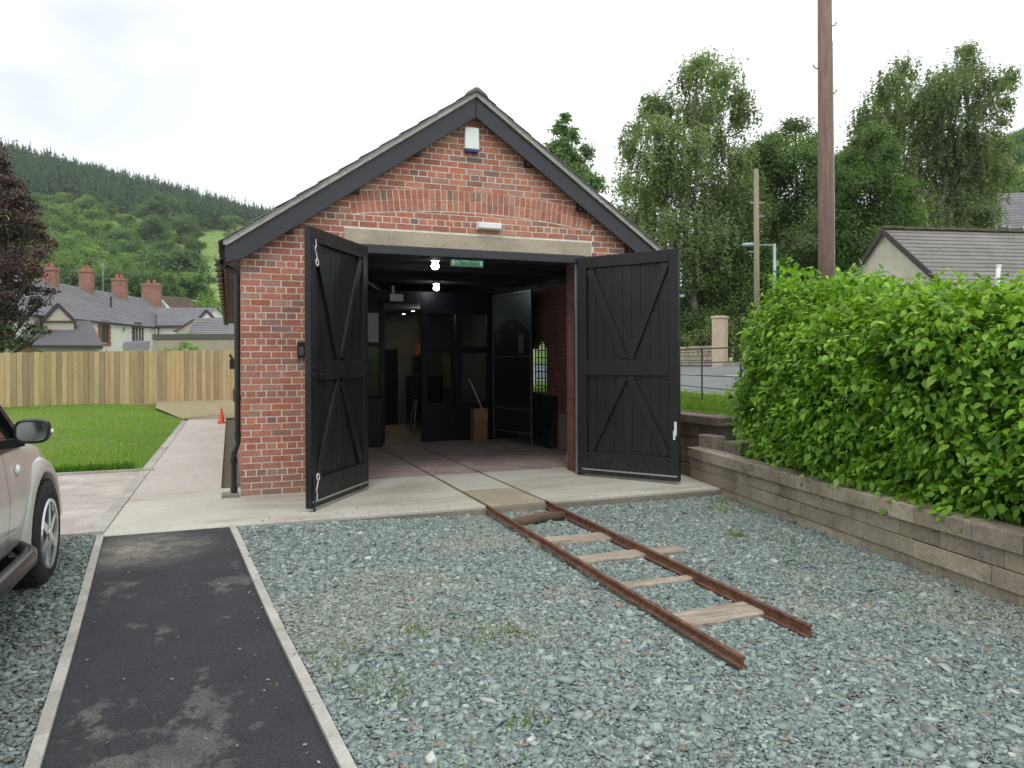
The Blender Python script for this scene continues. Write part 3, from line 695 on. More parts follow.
# ------------------------------------------------------------------ doors
def door(name, hinge, ang, mirror, label):
    """leaf in local x 0..W from the hinge; the ledged side faces local -y (mirror flips it)"""
    W, HH, z0 = 1.40, 2.86, .035
    d = bpy.data.objects.new(name, None); COL.objects.link(d); d.parent = SH
    d.location = Vector((hinge[0], hinge[1], .1)) - ORG[SH.name]; d.rotation_euler.z = ang; d['label'] = label
    ORG[d.name] = Vector((0,0,0)); f = -1 if not mirror else 1
    Y = lambda a, b: (min(f*a, f*b), max(f*a, f*b))
    pl = MB(); n = 11; w_ = (W-.02)/n
    for k in range(n):
        j = RNG.uniform(-.0012,.0012); c = RNG.uniform(.75,1.15); y0, y1 = Y(-.012+j, .012+j); pl.box(.01+k*w_+.003, .01+(k+1)*w_-.003, y0, y1, z0+.02, z0+HH-.01, (c,c,c))
    y0, y1 = Y(-.008, .006); pl.box(.012, W-.012, y0, y1, z0+.03, z0+HH-.02, (.3,.3,.3))
    pl.build('boarding', M_black, d, local=True)
    y0, y1 = Y(.013, .052)
    st = MB()
    for x0, x1 in ((0,.125),(W-.125,W)): st.box(x0, x1, Y(-.014,.052)[0], Y(-.014,.052)[1], z0, z0+HH)
    st.build('stile', M_black, d, local=True, bevel=.004)
    for za, zb, nm in ((HH-.15,HH,'top_rail'),(1.30,1.50,'middle_rail'),(.0,.29,'bottom_rail')):
        r_ = MB(); r_.box(.127, W-.127, y0, y1-.001, z0+za, z0+zb); r_.build(nm, M_black, d, local=True, bevel=.004)
    B = MB(); ym = (y0+y1)/2-.002*f; xm = W/2
    for a, b in (((.17,HH-.17),(xm-.04,1.52)),((W-.17,HH-.17),(xm+.04,1.52)),((.17,.31),(xm-.04,1.28)),((W-.17,.31),(xm+.04,1.28))):
        B = MB(); B.bar((a[0],ym,z0+a[1]), (b[0],ym,z0+b[1]), .10, .034, up=(0,1,0)); B.build('brace', M_black, d, local=True, bevel=.003)
    ws = MB(); ws.box(.06, W-.02, Y(.053,.066)[0], Y(.053,.066)[1], z0+.055, z0+.072); ws.build('weather_strip', M_steel, d, local=True)
    for z in (.15, 1.36, 1.44, 2.78):
        for x in (.06, .2, .7, 1.2, 1.34):
            cb_ = MB(); cb_.lathe([(0,f*.062),(.009,f*.060),(.011,f*.0525)], (x,0,z0+z), 'y', 8); cb_.build('coach_bolt', M_iron, d, local=True)
    for z in (.55, 2.45):
        h = MB(); ha, hb = Y(-.026,-.0145); h.box(.0, 1.0, ha, hb, z-.03, z+.03); h.tube([(0,0,z-.07),(0,0,z+.07)], .02, 10); h.build('strap_hinge', M_iron, d, local=True)
    return d, Y, W, HH, z0
dirL = math.atan2(-1.13, -.76); dirR = math.atan2(-1.12, .78)
dL, Y, W, HH, z0 = door('door', (1.385, -.06), dirL, True, 'tall black boarded door leaf swung open towards the corner')
# white hooks on cords, top and foot of the free edge
def hook(parent, x, z, up, Y):
    h = MB(); y = Y(.06,.07)[0] if Y(.06,.07)[0] > 0 else Y(.06,.07)[1]
    s = -1 if up else 1
    P = [(x,y,z),(x-.01,y,z+s*.06),(x+.012,y,z+s*.10),(x-.015,y,z+s*.15),(x-.03,y,z+s*.20)]
    h.tube(P, .006, 6)
    c = Vector((x-.03,y,z+s*.235)); h.tube([c+Vector((.026*math.cos(a),0,.036*math.sin(a))) for a in np.linspace(0, 2*PI, 13)], .006, 6, cap=False)
    h.build('hook', M_white, parent, local=True)
hook(dL, W-.10, z0+HH-.12, True, Y); hook(dL, W-.10, z0+.07, False, Y)
bt = MB(); a_, b_ = Y(.053,.07); bt.box(W-.055, W-.03, a_, b_, -.01+.012, .35); bt.build('drop_bolt', M_iron, dL, local=True)
dR, Y, W, HH, z0 = door('door', (4.25, -.06), dirR, False, 'tall black boarded door leaf swung open towards the hedge')
hd = MB(); a_, b_ = Y(.054,.062); hd.box(W-.055, W-.025, a_, b_, .60, .77); a_, b_ = Y(.063,.075); hd.box(W-.065, W-.04, a_, b_, .55, .66); hd.build('door_tag', M_white, dR, local=True)
for x in (.04, .10):
    lk = MB(); lk.lathe([(0,-.078),(.022,-.074),(.024,-.053)], (x,0,1.42), 'y', 12); lk.build('coach_bolt', M_iron, dR, local=True)
ct = MB(); ct.box(W-.0, W+.05, -.02, .02, 2.30, 2.33); ct.build('latch', M_steel, dR, local=True)

# ------------------------------------------------------------------ inside
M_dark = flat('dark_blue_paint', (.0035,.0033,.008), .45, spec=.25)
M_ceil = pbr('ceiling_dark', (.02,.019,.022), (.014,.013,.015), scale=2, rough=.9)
M_plas = pbr('room_plaster', (.17,.17,.15), (.14,.14,.125), scale=1, rough=.9, bstr=0)
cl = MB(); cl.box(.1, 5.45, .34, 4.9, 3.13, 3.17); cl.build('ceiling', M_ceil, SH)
cl = MB(); cl.box(.331, 5.239, 4.92, 9.4, 2.80, 2.86); cl.build('ceiling', M_plas, SH)
cl = MB(); cl.box(.331, 5.239, 9.05, 9.15, .1, 2.795); cl.build('inner_wall', M_plas, SH)
for x0, x1 in ((.331,.345),(5.226,5.239)):
    cl = MB(); cl.box(x0, x1, 4.95, 9.04, .1, 2.79); cl.build('inner_wall', M_plas, SH)
for y in (.95, 2.2, 3.45):
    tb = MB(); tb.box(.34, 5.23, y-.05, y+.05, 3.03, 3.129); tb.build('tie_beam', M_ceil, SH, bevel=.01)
pt = MB(); Yp0, Yp1 = 4.82, 4.90
for x0, x1 in ((.335,.42),(1.2,1.3),(2.50,2.60),(3.30,3.42),(3.98,4.10),(4.62,5.235)): pt.box(x0, x1, Yp0, Yp1, .1, 2.97)
for x0, x1, z0_, z1_ in ((.42,1.2,2.55,2.97),(1.3,2.5,2.55,2.97),(2.6,3.3,2.74,2.97),(3.42,3.98,2.55,2.97),(4.1,4.62,2.55,2.97),(3.42,3.98,1.80,1.92),(4.1,4.62,1.80,1.92),(1.3,2.5,1.92,2.0)): pt.box(x0, x1, Yp0+.003, Yp1-.003, z0_, z1_)
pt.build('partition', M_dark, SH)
for x0, x1 in ((3.42,3.98),(4.1,4.62)):
    pp = MB(); pp.box(x0, x1, Yp0+.02, Yp1-.02, .1, .84); pp.build('partition_panel', M_dark, SH)
    pg = MB(); pg.box(x0, x1, Yp0+.038, Yp0+.044, .84, 1.80); pg.build('pane', M_glass, SH)
    pg = MB(); pg.box(x0, x1, Yp0+.038, Yp0+.044, 1.92, 2.55); pg.build('pane', M_glass, SH)
pg = MB(); pg.box(1.3, 2.5, Yp0+.038, Yp0+.044, .1, 1.92); pg.build('pane', M_glass, SH)
pg = MB(); pg.box(1.3, 2.5, Yp0+.038, Yp0+.044, 2.0, 2.55); pg.build('pane', M_glass, SH)
dw = MB(); dw.box(3.3, 3.75, 9.02, 9.049, .1, 1.95); dw.build('inner_door', M_dark, SH)
E_lamp = emis('lamp_glow', (.85,.95,1), 30)
# ceiling lamps
for i, ((x, y), lab) in enumerate((((2.67,1.45),'round lit ceiling lamp just inside the doorway'),((3.50,4.45),'round lit ceiling lamp hanging nearer the glazed partition'))):
    t = thing('ceiling_lamp', (x, y, 3.12), lab, 'lamp', 'lamps in the shed')
    g = MB(); g.lathe([(.05,3.128),(.07,3.09),(.035,3.06)], (x,y,0), n=16); g.build('lamp_holder', M_white, t)
    g = MB(); g.lathe([(0,2.96),(.04,2.97),(.06,3.01),(.035,3.06)], (x,y,0), n=16); g.build('bulb', E_lamp, t, smooth=True)
E_dl = emis('downlight_glow', (1,.92,.78), 25)
for x, y in [tuple(at(u_,363,D_))[:2] for u_, D_ in ((404,17.6),(413,16.6),(425,15.4))]:
    t = thing('downlight', (x, y, 2.80), 'small round downlight in the ceiling beyond the partition', 'downlight', 'downlights in the back room')
    g = MB(); g.lathe([(.0,2.788),(.035,2.788)], (x,y,0), n=14); g.build('bulb', E_dl, t)
    g = MB(); g.lathe([(.036,2.797),(.036,2.78),(.055,2.78),(.055,2.797)], (x,y,0), n=14); g.build('trim', M_white, t)
# exit sign
E_exit = emis('exit_green', (.07,.20,.13), .4); E_exw = emis('exit_white', (.38,.52,.45), .35)
ex = thing('exit_sign', (2.82, .42, 2.87), 'green emergency exit sign hanging behind the door head', 'sign')
g = MB(); g.box(2.61,3.05,.40,.43,2.79,2.925); g.build('sign_panel', E_exit, ex)
g = MB()
for x0, x1, z0_, z1_ in ((2.612,2.618,2.79,2.925),(2.71,2.716,2.80,2.915)): g.box(x0, x1, .396, .399, z0_, z1_)
g.box(2.622,2.655,.396,.399,2.80,2.905); g.box(3.0,3.04,.396,.399,2.80,2.90)
g.lathe([(0,-.002),(.011,-.002),(.011,.002),(0,.002)], (2.692,.397,2.895), 'y', 10)       # running figure
g.bar((2.69,.397,2.882),(2.68,.397,2.85), .004, .014, up=(1,0,0)); g.bar((2.68,.397,2.852),(2.70,.397,2.828), .004, .009, up=(1,0,0)); g.bar((2.70,.397,2.828),(2.692,.397,2.802), .004, .008, up=(1,0,0))
g.bar((2.68,.397,2.852),(2.664,.397,2.832), .004, .009, up=(1,0,0)); g.bar((2.664,.397,2.832),(2.650,.397,2.834), .004, .008, up=(1,0,0)); g.bar((2.69,.397,2.877),(2.71,.397,2.862), .004, .007, up=(1,0,0)); g.bar((2.69,.397,2.877),(2.668,.397,2.868), .004, .007, up=(1,0,0))
g.bar((2.74,.397,2.857),(2.80,.397,2.857), .004, .014, up=(0,0,1)); g.add([(2.80,.395,2.882),(2.80,.395,2.832),(2.825,.395,2.857)], [(0,1,2)])
g.box(2.83,2.835,.396,.399,2.80,2.915)
g.build('pictogram', E_exw, ex)
g = MB(); g.box(2.66,2.67,.41,.42,2.925,2.969); g.box(2.99,3.0,.41,.42,2.925,2.969); g.box(2.60,3.06,.431,.45,2.785,2.93); g.build('bracket', M_steel, ex)
def text(name, body, size, loc, m, parent, rot=(PI/2,0,0)):
    c = bpy.data.curves.new(name, 'FONT'); c.body = body; c.size = size; c.extrude = .001; c.align_x = 'CENTER'; c.align_y = 'CENTER'
    o = bpy.data.objects.new(name, c); COL.objects.link(o); dg = bpy.context.evaluated_depsgraph_get()
    me = bpy.data.meshes.new_from_object(o.evaluated_get(dg)); bpy.data.objects.remove(o); me.materials.clear()
    o = link_mesh(me, name, m, parent); o.location = Vector(loc)-ORG[parent.name]; o.rotation_euler = rot; return o
text('lettering', 'Fire exit', .058, (2.918, .397, 2.857), E_exw, ex)
ex.location.z += .095
# other inside things
g = MB(); x, y = 2.63, 3.93; g.box(2.52,2.76,y,y+.05,2.70,2.83); o = g.build('junction_box', M_white, loc=(2.63,3.93,2.8), bevel=.01); set_props(o, 'pale square equipment box under the shed ceiling', 'box')
g = MB(); g.box(2.56,2.6,3.95,3.98,2.83,2.968); g.build('conduit', M_white, o)
dpn = thing('framed_panel', (4.77, 3.9, .1), 'tall framed panel standing on the floor inside', 'panel')
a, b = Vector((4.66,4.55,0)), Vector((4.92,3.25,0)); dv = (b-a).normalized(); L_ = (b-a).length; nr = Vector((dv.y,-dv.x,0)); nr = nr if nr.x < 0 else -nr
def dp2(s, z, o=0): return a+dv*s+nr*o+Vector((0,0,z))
g = MB(); M_pf = flat('panel_frame', (.16,.17,.17), .35, .6)
for s in (.012, L_-.012): g.bar(dp2(s,.12), dp2(s,2.92), .03, .03, up=nr)
for z in (.32, .75, 1.72, 2.90): g.bar(dp2(.03,z), dp2(L_-.03,z), .028, .025, up=(0,0,1))
g.build('frame', M_pf, dpn)
g = MB(); g.bar(dp2(.02,1.31), dp2(L_-.02,1.31), .012, 3.15-.0, up=(0,0,1)); 
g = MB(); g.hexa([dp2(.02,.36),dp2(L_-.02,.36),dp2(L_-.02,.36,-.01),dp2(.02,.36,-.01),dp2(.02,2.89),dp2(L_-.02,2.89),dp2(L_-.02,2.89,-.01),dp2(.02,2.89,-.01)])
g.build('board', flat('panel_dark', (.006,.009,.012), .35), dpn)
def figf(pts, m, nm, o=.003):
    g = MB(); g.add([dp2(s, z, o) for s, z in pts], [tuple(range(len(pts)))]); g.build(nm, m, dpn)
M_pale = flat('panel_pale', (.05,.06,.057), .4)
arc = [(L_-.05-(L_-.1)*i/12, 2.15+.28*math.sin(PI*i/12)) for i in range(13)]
figf([(.05,2.86),(L_-.05,2.86)]+arc, M_pale, 'pale_upper_area')  # paler shapes coloured flat onto the dark board, arched lower edge
figf([(.15,1.95),(.15,2.15),(.25,2.17),(.25,1.95)], M_pale, 'pale_upright_mark'); figf([(.9,1.78),(.9,2.12),(1.08,2.12),(1.08,1.78)], flat('panel_cream', (.13,.125,.075), .4), 'pale_upright_mark')
cb = thing('cardboard_box', (4.36, 4.58, .1), 'tall brown cardboard box standing by the partition', 'box')
M_card = pbr('cardboard', (.26,.14,.07), (.21,.115,.055), scale=8, rough=.9, bstr=.1)
g = MB(); g.box(4.23,4.50,4.45,4.69,.102,.72); g.build('carton', M_card, cb, bevel=.004)
g = MB(); g.box(4.225,4.505,4.445,4.452,.50,.725); g.build('flap', flat('cardboard_flap', (.30,.165,.08), .9), cb)
g = MB(); g.tube([(4.43,4.56,.72),(4.28,4.70,1.15),(4.22,4.74,1.30)], .007, 6); g.tube([(4.43,4.56,.72),(4.44,4.57,.4)], .007, 6); set_props(g.build('cane', M_white, loc=(4.4,4.6,.7)), 'thin white cane leaning out of the cardboard box', 'cane')
g = MB(); g.box(1.95,2.46,4.3,4.62,.101,.98); g.box(1.93,2.48,4.28,4.64,.981,1.02); set_props(g.build('storage_bin', M_dark, loc=(2.2,4.45,.1), bevel=.02), 'dark blue storage bin against the partition by the doorway', 'bin')
bl = thing('leaning_board', (5.2, 3.1, .1), 'black board leaning on the brick wall under the window', 'board')
g = MB(); g.hexa([(5.10,2.78,.101),(5.10,3.62,.101),(5.13,3.62,.101),(5.13,2.78,.101),(5.19,2.78,1.02),(5.19,3.62,1.02),(5.22,3.62,1.02),(5.22,2.78,1.02)]); g.build('board', M_black, bl)
for yy in (2.78, 3.62):
    g = MB(); g.bar((5.085,yy,.13),(5.17,yy,1.02), .03,.03); g.build('edge_batten', M_black, bl)
# grey base render and a stone in the doorway
g = MB(); g.box(5.20,5.239,.46,2.7,.1,.72); g.build('base_render', M_concd, SH)
g = MB(); g.lathe([(.0,.11),(.16,.11),(.19,.2),(.15,.36),(.06,.44),(0,.45)], (4.62,.75,0), n=9); o = g.build('stone_block', M_stone, loc=(4.62,.75,.1), smooth=True); set_props(o, 'rounded pale stone standing inside behind the door jamb', 'stone')
g = MB(); g.box(4.36,4.47,.42,.52,.101,.19); set_props(g.build('door_wedge', M_white, loc=(4.4,.46,.1), bevel=.02), 'small white wedge on the floor behind the jamb', 'wedge')
# back room: cabinet with lamp and picture, stool
cbn = thing('cabinet', (4.2, 8.6, .1), 'dark cabinet against the far wall of the back room', 'cabinet')
g = MB(); g.box(3.95,4.75,8.5,9.0,.2,1.3); g.build('carcass', M_black, cbn)
for x in (3.99, 4.71): 
    g = MB(); g.box(x-.03,x+.03,8.52,8.58,.1,.2); g.build('leg', M_black, cbn)
tl_ = thing('table_lamp', (4.25, 8.8, 1.3), 'orange shaded lamp standing on the far dark cabinet', 'lamp')
g = MB(); g.lathe([(.13,1.82),(.10,2.10)], (4.25,8.8,0), n=16); g.build('lamp_shade', emis('orange_shade', (.20,.05,.015), .12), tl_)
g = MB(); g.lathe([(.08,1.301),(.08,1.32),(.015,1.34),(.015,1.85)], (4.25,8.8,0), n=12); g.build('stem', M_black, tl_)
pc = thing('framed_picture', (4.45, 8.98, 1.5), 'small white framed picture on the far wall above the cabinet', 'picture')
g = MB(); g.box(4.12,4.5,9.0,9.03,1.32,1.75); g.build('frame', M_black, pc); g = MB(); g.box(4.38,4.46,8.992,8.999,1.35,1.72); g.build('picture', M_white, pc)
st_ = thing('stool', (3.85, 7.2, .1), 'tall dark stool in the back room beyond the doorway', 'stool')
g = MB(); g.lathe([(0,.80),(.17,.80),(.18,.83),(.17,.86),(0,.87)], (3.85,7.2,0), n=16); g.build('seat', M_black, st_)
for sx_, sy_ in ((1,1),(1,-1),(-1,1),(-1,-1)):
    g = MB(); g.tube([(3.85+.1*sx_,7.2+.1*sy_,.80),(3.85+.19*sx_,7.2+.19*sy_,.101)], .014, 6); g.build('leg', M_steel, st_)
bn = thing('hanging_banner', (4.3, 8.95, 1.2), 'narrow yellow green banner hanging in the back room', 'banner')
g = MB(); g.box(4.88,5.06,8.9,8.91,1.0,1.95); g.build('cloth', flat('banner_cloth', (.30,.32,.08), .8), bn); g = MB(); g.tube([(4.86,8.905,1.96),(5.08,8.905,1.96)], .012, 6); g.build('rod', M_steel, bn)
# faint electric light in the two rooms (the lit lamps)
for nm, (x,y,z), e in (('room_light', (3.75,6.6,2.6), 2.2), ('shed_light', (2.67,1.45,2.90), .7), ('shed_light', (3.50,4.45,2.90), .7)):
    l = bpy.data.lights.new(nm, 'POINT'); l.energy = e; l.shadow_soft_size = .05; l.color = (.95,.97,1)
    o = bpy.data.objects.new(nm, l); o.location = (x,y,z); COL.objects.link(o)

# ------------------------------------------------------------------ things on the front wall
al = thing('alarm_box', (2.75, -.05, 4.4), 'white alarm box with blue base high on the gable', 'alarm')
g = MB(); g.prism([(2.655,4.30),(2.845,4.30),(2.84,4.56),(2.825,4.575),(2.675,4.575),(2.66,4.56)], 'y', -.075, .0); g.build('cover', M_white, al, bevel=.008)
g = MB(); g.prism([(2.665,4.265),(2.835,4.265),(2.845,4.298),(2.655,4.298)], 'y', -.072, .0); g.build('strobe', flat('blue_lens', (.02,.03,.22), .2), al, bevel=.005)
bk = thing('wall_light', (2.985, -.04, 3.35), 'white oblong wall light above the stone lintel', 'light')
g = MB(); g.prism([(2.82,3.30),(3.15,3.30),(3.15,3.395),(2.82,3.395)], 'y', -.03, .0); g.build('base', M_white, bk)
g = MB(); g.box(2.828,3.142,-.085,-.031,3.306,3.389); g.build('diffuser', flat('diffuser', (.78,.78,.80), .3), bk, bevel=.015)
kb = thing('key_box', (.66, -.04, 1.76), 'small black key box on the bricks beside the open door', 'box')
g = MB(); g.box(.615,.70,-.055,.0,1.67,1.86); g.build('case', M_plastic, kb, bevel=.01); g = MB(); g.box(.63,.685,-.066,-.056,1.70,1.80); g.build('keypad', flat('grey_keypad', (.08,.085,.09), .4), kb)
# cone
cn = thing('traffic_cone', (-.32, 11.2, .1), 'small orange traffic cone at the far end of the path', 'cone')
M_or = flat('cone_orange', (.62,.085,.035), .5)
g = MB(); g.box(-.42,-.22,11.1,11.3,.101,.125); g.build('base', M_or, cn, bevel=.01); g = MB(); g.lathe([(.09,.125),(.075,.15),(.022,.49),(.018,.50)], (-.32,11.2,0), n=20); g.build('cone', M_or, cn, smooth=True)

# ------------------------------------------------------------------ track
tk = thing('railway_track', (2.7, -3.7, .03), 'short rusty narrow gauge track running out over the gravel', 'track')
def rail(xf, ya, yb, h):
    prof = [(-.026,0),(.026,0),(.026,.005),(.005,.011),(.004,h-.018),(.0145,h-.013),(.0145,h-.003),(.010,h),(-.010,h),(-.0145,h-.003),(-.0145,h-.013),(-.004,h-.018),(-.005,.011),(-.026,.005)]
    g = MB(); ys = np.linspace(ya, yb, 12); n = len(prof); V = []
    for y in ys:
        z0 = .10-h+.004-.022*min(1, max(0, (-1.6-y)/4)) + RNG.uniform(-.001,.001)
        V += [(xf(y)+p[0], y, z0+p[1]) for p in prof]
    F = [(i*n+k, i*n+(k+1)%n, (i+1)*n+(k+1)%n, (i+1)*n+k) for i in range(len(ys)-1) for k in range(n)]
    g.add(V, F+[tuple(range(n))[::-1], tuple((len(ys)-1)*n+k for k in range(n))]); g.build('rail', M_rust, tk)
rail(lambda y: 2.41+.0145*(y+1.6), -1.55, -5.79, .055); rail(lambda y: 3.09+.022*(y+1.6), -1.55, -5.56, .072)
M_slp = pbr('weathered_sleeper', (.42,.36,.28), (.22,.18,.14), scale=5, rough=.95, stretch=(.5,5,2), bscale=14, bstr=.9, bdist=.01, fine=(30,.2))
M_slr = pbr('round_sleeper', (.15,.10,.075), (.09,.065,.05), scale=6, rough=.95, stretch=(.5,5,2), bscale=14, bstr=.9, bdist=.01)
for yc, wd, xa, xb, zt, sl_k, kind in SLEEP:
    g = MB()
    if kind == 1:
        g.tube([(xa, yc+sl_k*(xa-2.7), zt-.01),(2.75, yc+.02, zt+.012),(xb, yc+sl_k*(xb-2.7), zt)], [.05,.055,.05], 10); g.build('sleeper', M_slr, tk, smooth=True); continue
    nx = 14; xs = np.linspace(xa, xb, nx); V = []; F = []
    for i, x in enumerate(xs):
        yy = yc+sl_k*(x-2.7); e = wd/2; r = lambda s: random.uniform(-s, s)
        V += [(x, yy-e+r(.008), -.06), (x, yy-e+r(.008), zt-.012), (x, yy-e+.02, zt+r(.003)), (x, yy+e-.02, zt+r(.003)), (x, yy+e+r(.008), zt-.012), (x, yy+e+r(.008), -.06)]
    for i in range(nx-1):
        for k in range(5): F.append((i*6+k, i*6+k+1, (i+1)*6+k+1, (i+1)*6+k))
    F += [tuple(range(6))[::-1], tuple((nx-1)*6+k for k in range(6))]
    g.add(V, [f[::-1] for f in F]); g.build('sleeper', M_slp, tk)
# ------------------------------------------------------------------ right side: walls, steps, terrace, road
M_blk = pbr('wall_block', (.37,.325,.26), (.24,.205,.16), scale=3, rough=.92, bscale=30, bstr=.8, bdist=.008, attr=True, fine=(35,.18))
def weather(m, cols=((.10,.115,.05),(.42,.39,.33))):
    nt = m.node_tree; p = [n for n in nt.nodes if n.type == 'BSDF_PRINCIPLED'][0]; s_ = p.inputs['Base Color'].links[0].from_socket; v = coords(nt)
    c = mix(nt, ramp(nt, noise(nt, v, 3.1, 9, .72), [(.55, 0), (.72, .65)]), s_, cols[0])
    v2 = coords(nt, (1.7,1.7,1)); c = mix(nt, ramp(nt, noise(nt, v2, 4.3, 9, .75), [(.56, 0), (.70, .6)]), c, cols[1]); nt.links.new(c, p.inputs['Base Color'])
weather(M_blk)
M_cope = pbr('wall_coping', (.20,.165,.14), (.13,.11,.095), scale=4, rough=.92, bscale=25, bstr=.8, bdist=.01, attr=True, fine=(30,.2))
def block_run(mb, p0, p1, z0, h, depth, lmin, lmax, out=0, jit=.006, tint=1.0, gap=.008):
    """a course of blocks along p0->p1, front face on the line, depth to the right of travel"""
    p0, p1 = Vector((*p0, 0)), Vector((*p1, 0)); d = (p1-p0).normalized(); nrm = Vector((-d.y, d.x, 0)); L = (p1-p0).length; s = 0
    while s < L-.02:
        l = min(random.uniform(lmin, lmax), L-s)
        if L-s-l < .12: l = L-s
        o = out+random.uniform(-jit, jit); c = random.uniform(.78, 1.15)*tint; a, b = p0+d*(s+gap/2), p0+d*(s+l-gap/2)
        za, zb = z0+random.uniform(0,.003), z0+h-gap+random.uniform(-.004,.003)
        mb.hexa([a-nrm*o+Vector((0,0,za)), b-nrm*(o+random.uniform(-.003,.003))+Vector((0,0,za)), b+nrm*depth+Vector((0,0,za)), a+nrm*depth+Vector((0,0,za)),
                 a-nrm*o+Vector((0,0,zb)), b-nrm*o+Vector((0,0,zb)), b+nrm*depth+Vector((0,0,zb)), a+nrm*depth+Vector((0,0,zb))], (c, c*random.uniform(.95,1.0), c*random.uniform(.9,1.0)))
        s += l
lw = thing('retaining_wall', (5.2, -3.5, 0), 'low block retaining wall along the gravel under the hedge', 'wall')
A = (5.65, -.83); B_ = (wall_x(-9.5), -9.5)
g = MB(); block_run(g, B_, A, -.08, .18, .16, .5, 1.0, out=.03, tint=1.1, gap=.002, jit=.002); block_run(g, B_, A, .10, .14, .18, .35, .75, gap=.004, jit=.004); block_run(g, B_, A, .24, .13, .18, .3, .65, tint=.95, gap=.004, jit=.004); g.build('lower_course', M_blk, lw, bevel=.006)
g = MB(); block_run(g, B_, A, .37, .135, .22, .3, .6, out=.002, tint=1.0, gap=.005, jit=.005); g.build('top_course', M_blk, lw, bevel=.008)
stp = thing('stone_steps', (6.1, -.9, .3), 'rough stone steps where the low wall meets the upper wall', 'steps')
g = MB(); g.box(5.74,6.6,-1.46,-1.13,.10,.60,(1,1,1)); g.build('step', M_blk, stp, bevel=.015)
g = MB(); g.box(5.60,5.785,-1.125,-.80,.3,.66,(.9,.9,.9)); g.build('step', M_blk, stp, bevel=.015)
g = MB(); g.box(5.66,5.99,-.82,-.5,-.05,.40,(.8,.8,.8)); g.build('step', M_blk, stp, bevel=.015)
uw = thing('stone_wall', (6.1, 3, 0), 'dark stone wall with heavy coping beside the shed', 'wall')
g = MB()
for z, h in ((-.05,.26),(.21,.20),(.41,.17),(.58,.19)): block_run(g, (6.05,13.5), (6.05,-1.02), z, h, -.25, .3, .7, out=0, tint=.62)
g.build('courses', M_blk, uw, bevel=.01)
g = MB(); block_run(g, (6.05,13.5), (6.05,-1.10), .77, .125, -.34, .5, 1.1, out=-.04, tint=.95); g.build('coping', M_cope, uw, bevel=.012)
# terrace
rows = [-16,-9.5,-5.6,-2.5,-.83,-.3,2,5,10,20,40,90]
def line0(y): return wall_x(y)+.2 if y <= -.8 else 6.30
def line1(y): return line0(y)+(.85 if y <= -.8 else .3)
def line2(y): return 8.45+.15*y
def line3(y): return 16.6+.15*y
LN = [line0, line1, line2, line3, lambda y: line3(y)+.02, lambda y: line3(y)+1.6, lambda y: line3(y)+5, lambda y: 130+0*y]
ZN = [lambda y: .47 if y <= -.8 else .87, lambda y: .62 if y <= -.8 else .88, lambda y: .87, lambda y: 1.42, lambda y: 1.52, lambda y: 1.56, lambda y: 1.5, lambda y: 1.3]
V = []; F = []
for y in rows: V += [(LN[i](y), y, ZN[i](y)) for i in range(8)]
for j in range(len(rows)-1):
    for i in range(7): a = j*8+i; F.append((a, a+1, a+9, a+8))
M_bank = pbr('bank_grass', (.12,.22,.03), (.15,.17,.05), scale=1.5, rough=1, bscale=30, bstr=1, bdist=.03, fine=(30,.3))
set_props(np_mesh('raised_ground', np.array(V, float), np.array(F), M_bank), kind='structure')
M_road = pbr('road_asphalt', (.17,.185,.18), (.14,.15,.148), scale=.6, rough=.85, bscale=80, bstr=.2, fine=(60,.12))
def road_strip(name, m, s0, s1, ya, yb, up, n=16):
    V = []
    for y in np.linspace(ya, yb, n):
        for s in (s0, s1):
            x = line2(y)+(line3(y)-line2(y))*s; V.append((x, y, .87+.55*s+up))
    F = [(2*i, 2*i+1, 2*i+3, 2*i+2) for i in range(n-1)]
    return set_props(np_mesh(name, np.array(V), np.array(F), m), kind='structure')
road_strip('road', M_road, 0.0, 1.0, -15, 88, .012)
M_mark = pbr('road_paint', (.62,.63,.60), (.5,.5,.48), scale=8, rough=.8)
y = -14
while y < 60: road_strip('road_marking', M_mark, .52, .536, y, y+4.5, .018, 4); y += 6.5
road_strip('road_edge_line', M_mark, .055, .066, -15, 60, .018)
V = []
for y in np.linspace(-15, 88, 16): V += [(line3(y)-.01, y, 1.40), (line3(y)-.01, y, 1.545), (line3(y)+1.6, y, 1.575)]
F = [(3*i+k, 3*i+k+1, 3*i+k+4, 3*i+k+3) for i in range(15) for k in range(2)]
set_props(np_mesh('pavement', np.array(V), np.array(F), M_concd), kind='structure')
# verge grass behind the upper wall
n = 16000; y = RNG.uniform(-.6, 9, n); x = 6.35+RNG.uniform(0, 1, n)*(8.5+.15*y-6.35)
o = blades('grass', np.stack([x, y, np.full(n, .87)], 1), .14, .02, np.array([(.13,.27,.03),(.18,.31,.04),(.22,.28,.07)]), M_leaf); set_props(o, kind='stuff')
# railing
M_rail = pbr('railing_paint', (.035,.06,.055), (.03,.045,.04), scale=9, rough=.5, bstr=0)
rl = thing('estate_railing', (7.0, 1, .88), 'dark green estate railing with five bars beside the road', 'railing')
P0, DV = Vector((6.77,-.18,0)), Vector((.43,1.54,0))
for k in range(-2, 9):
    p = P0+DV*k; g = MB(); g.bar(p+Vector((0,0,.70)), p+Vector((0,0,1.84)), .045, .012, up=(DV.y,-DV.x,0)); g.build('post', M_rail, rl)
for i, z in enumerate((1.82,1.60,1.38,1.18,.99)):
    g = MB(); pts = [P0+DV*k+Vector((0,0,z+random.uniform(-.008,.008))) for k in range(-2, 9)]; g.tube(pts, .009 if i else .012, 6); g.build('bar', M_rail, rl)
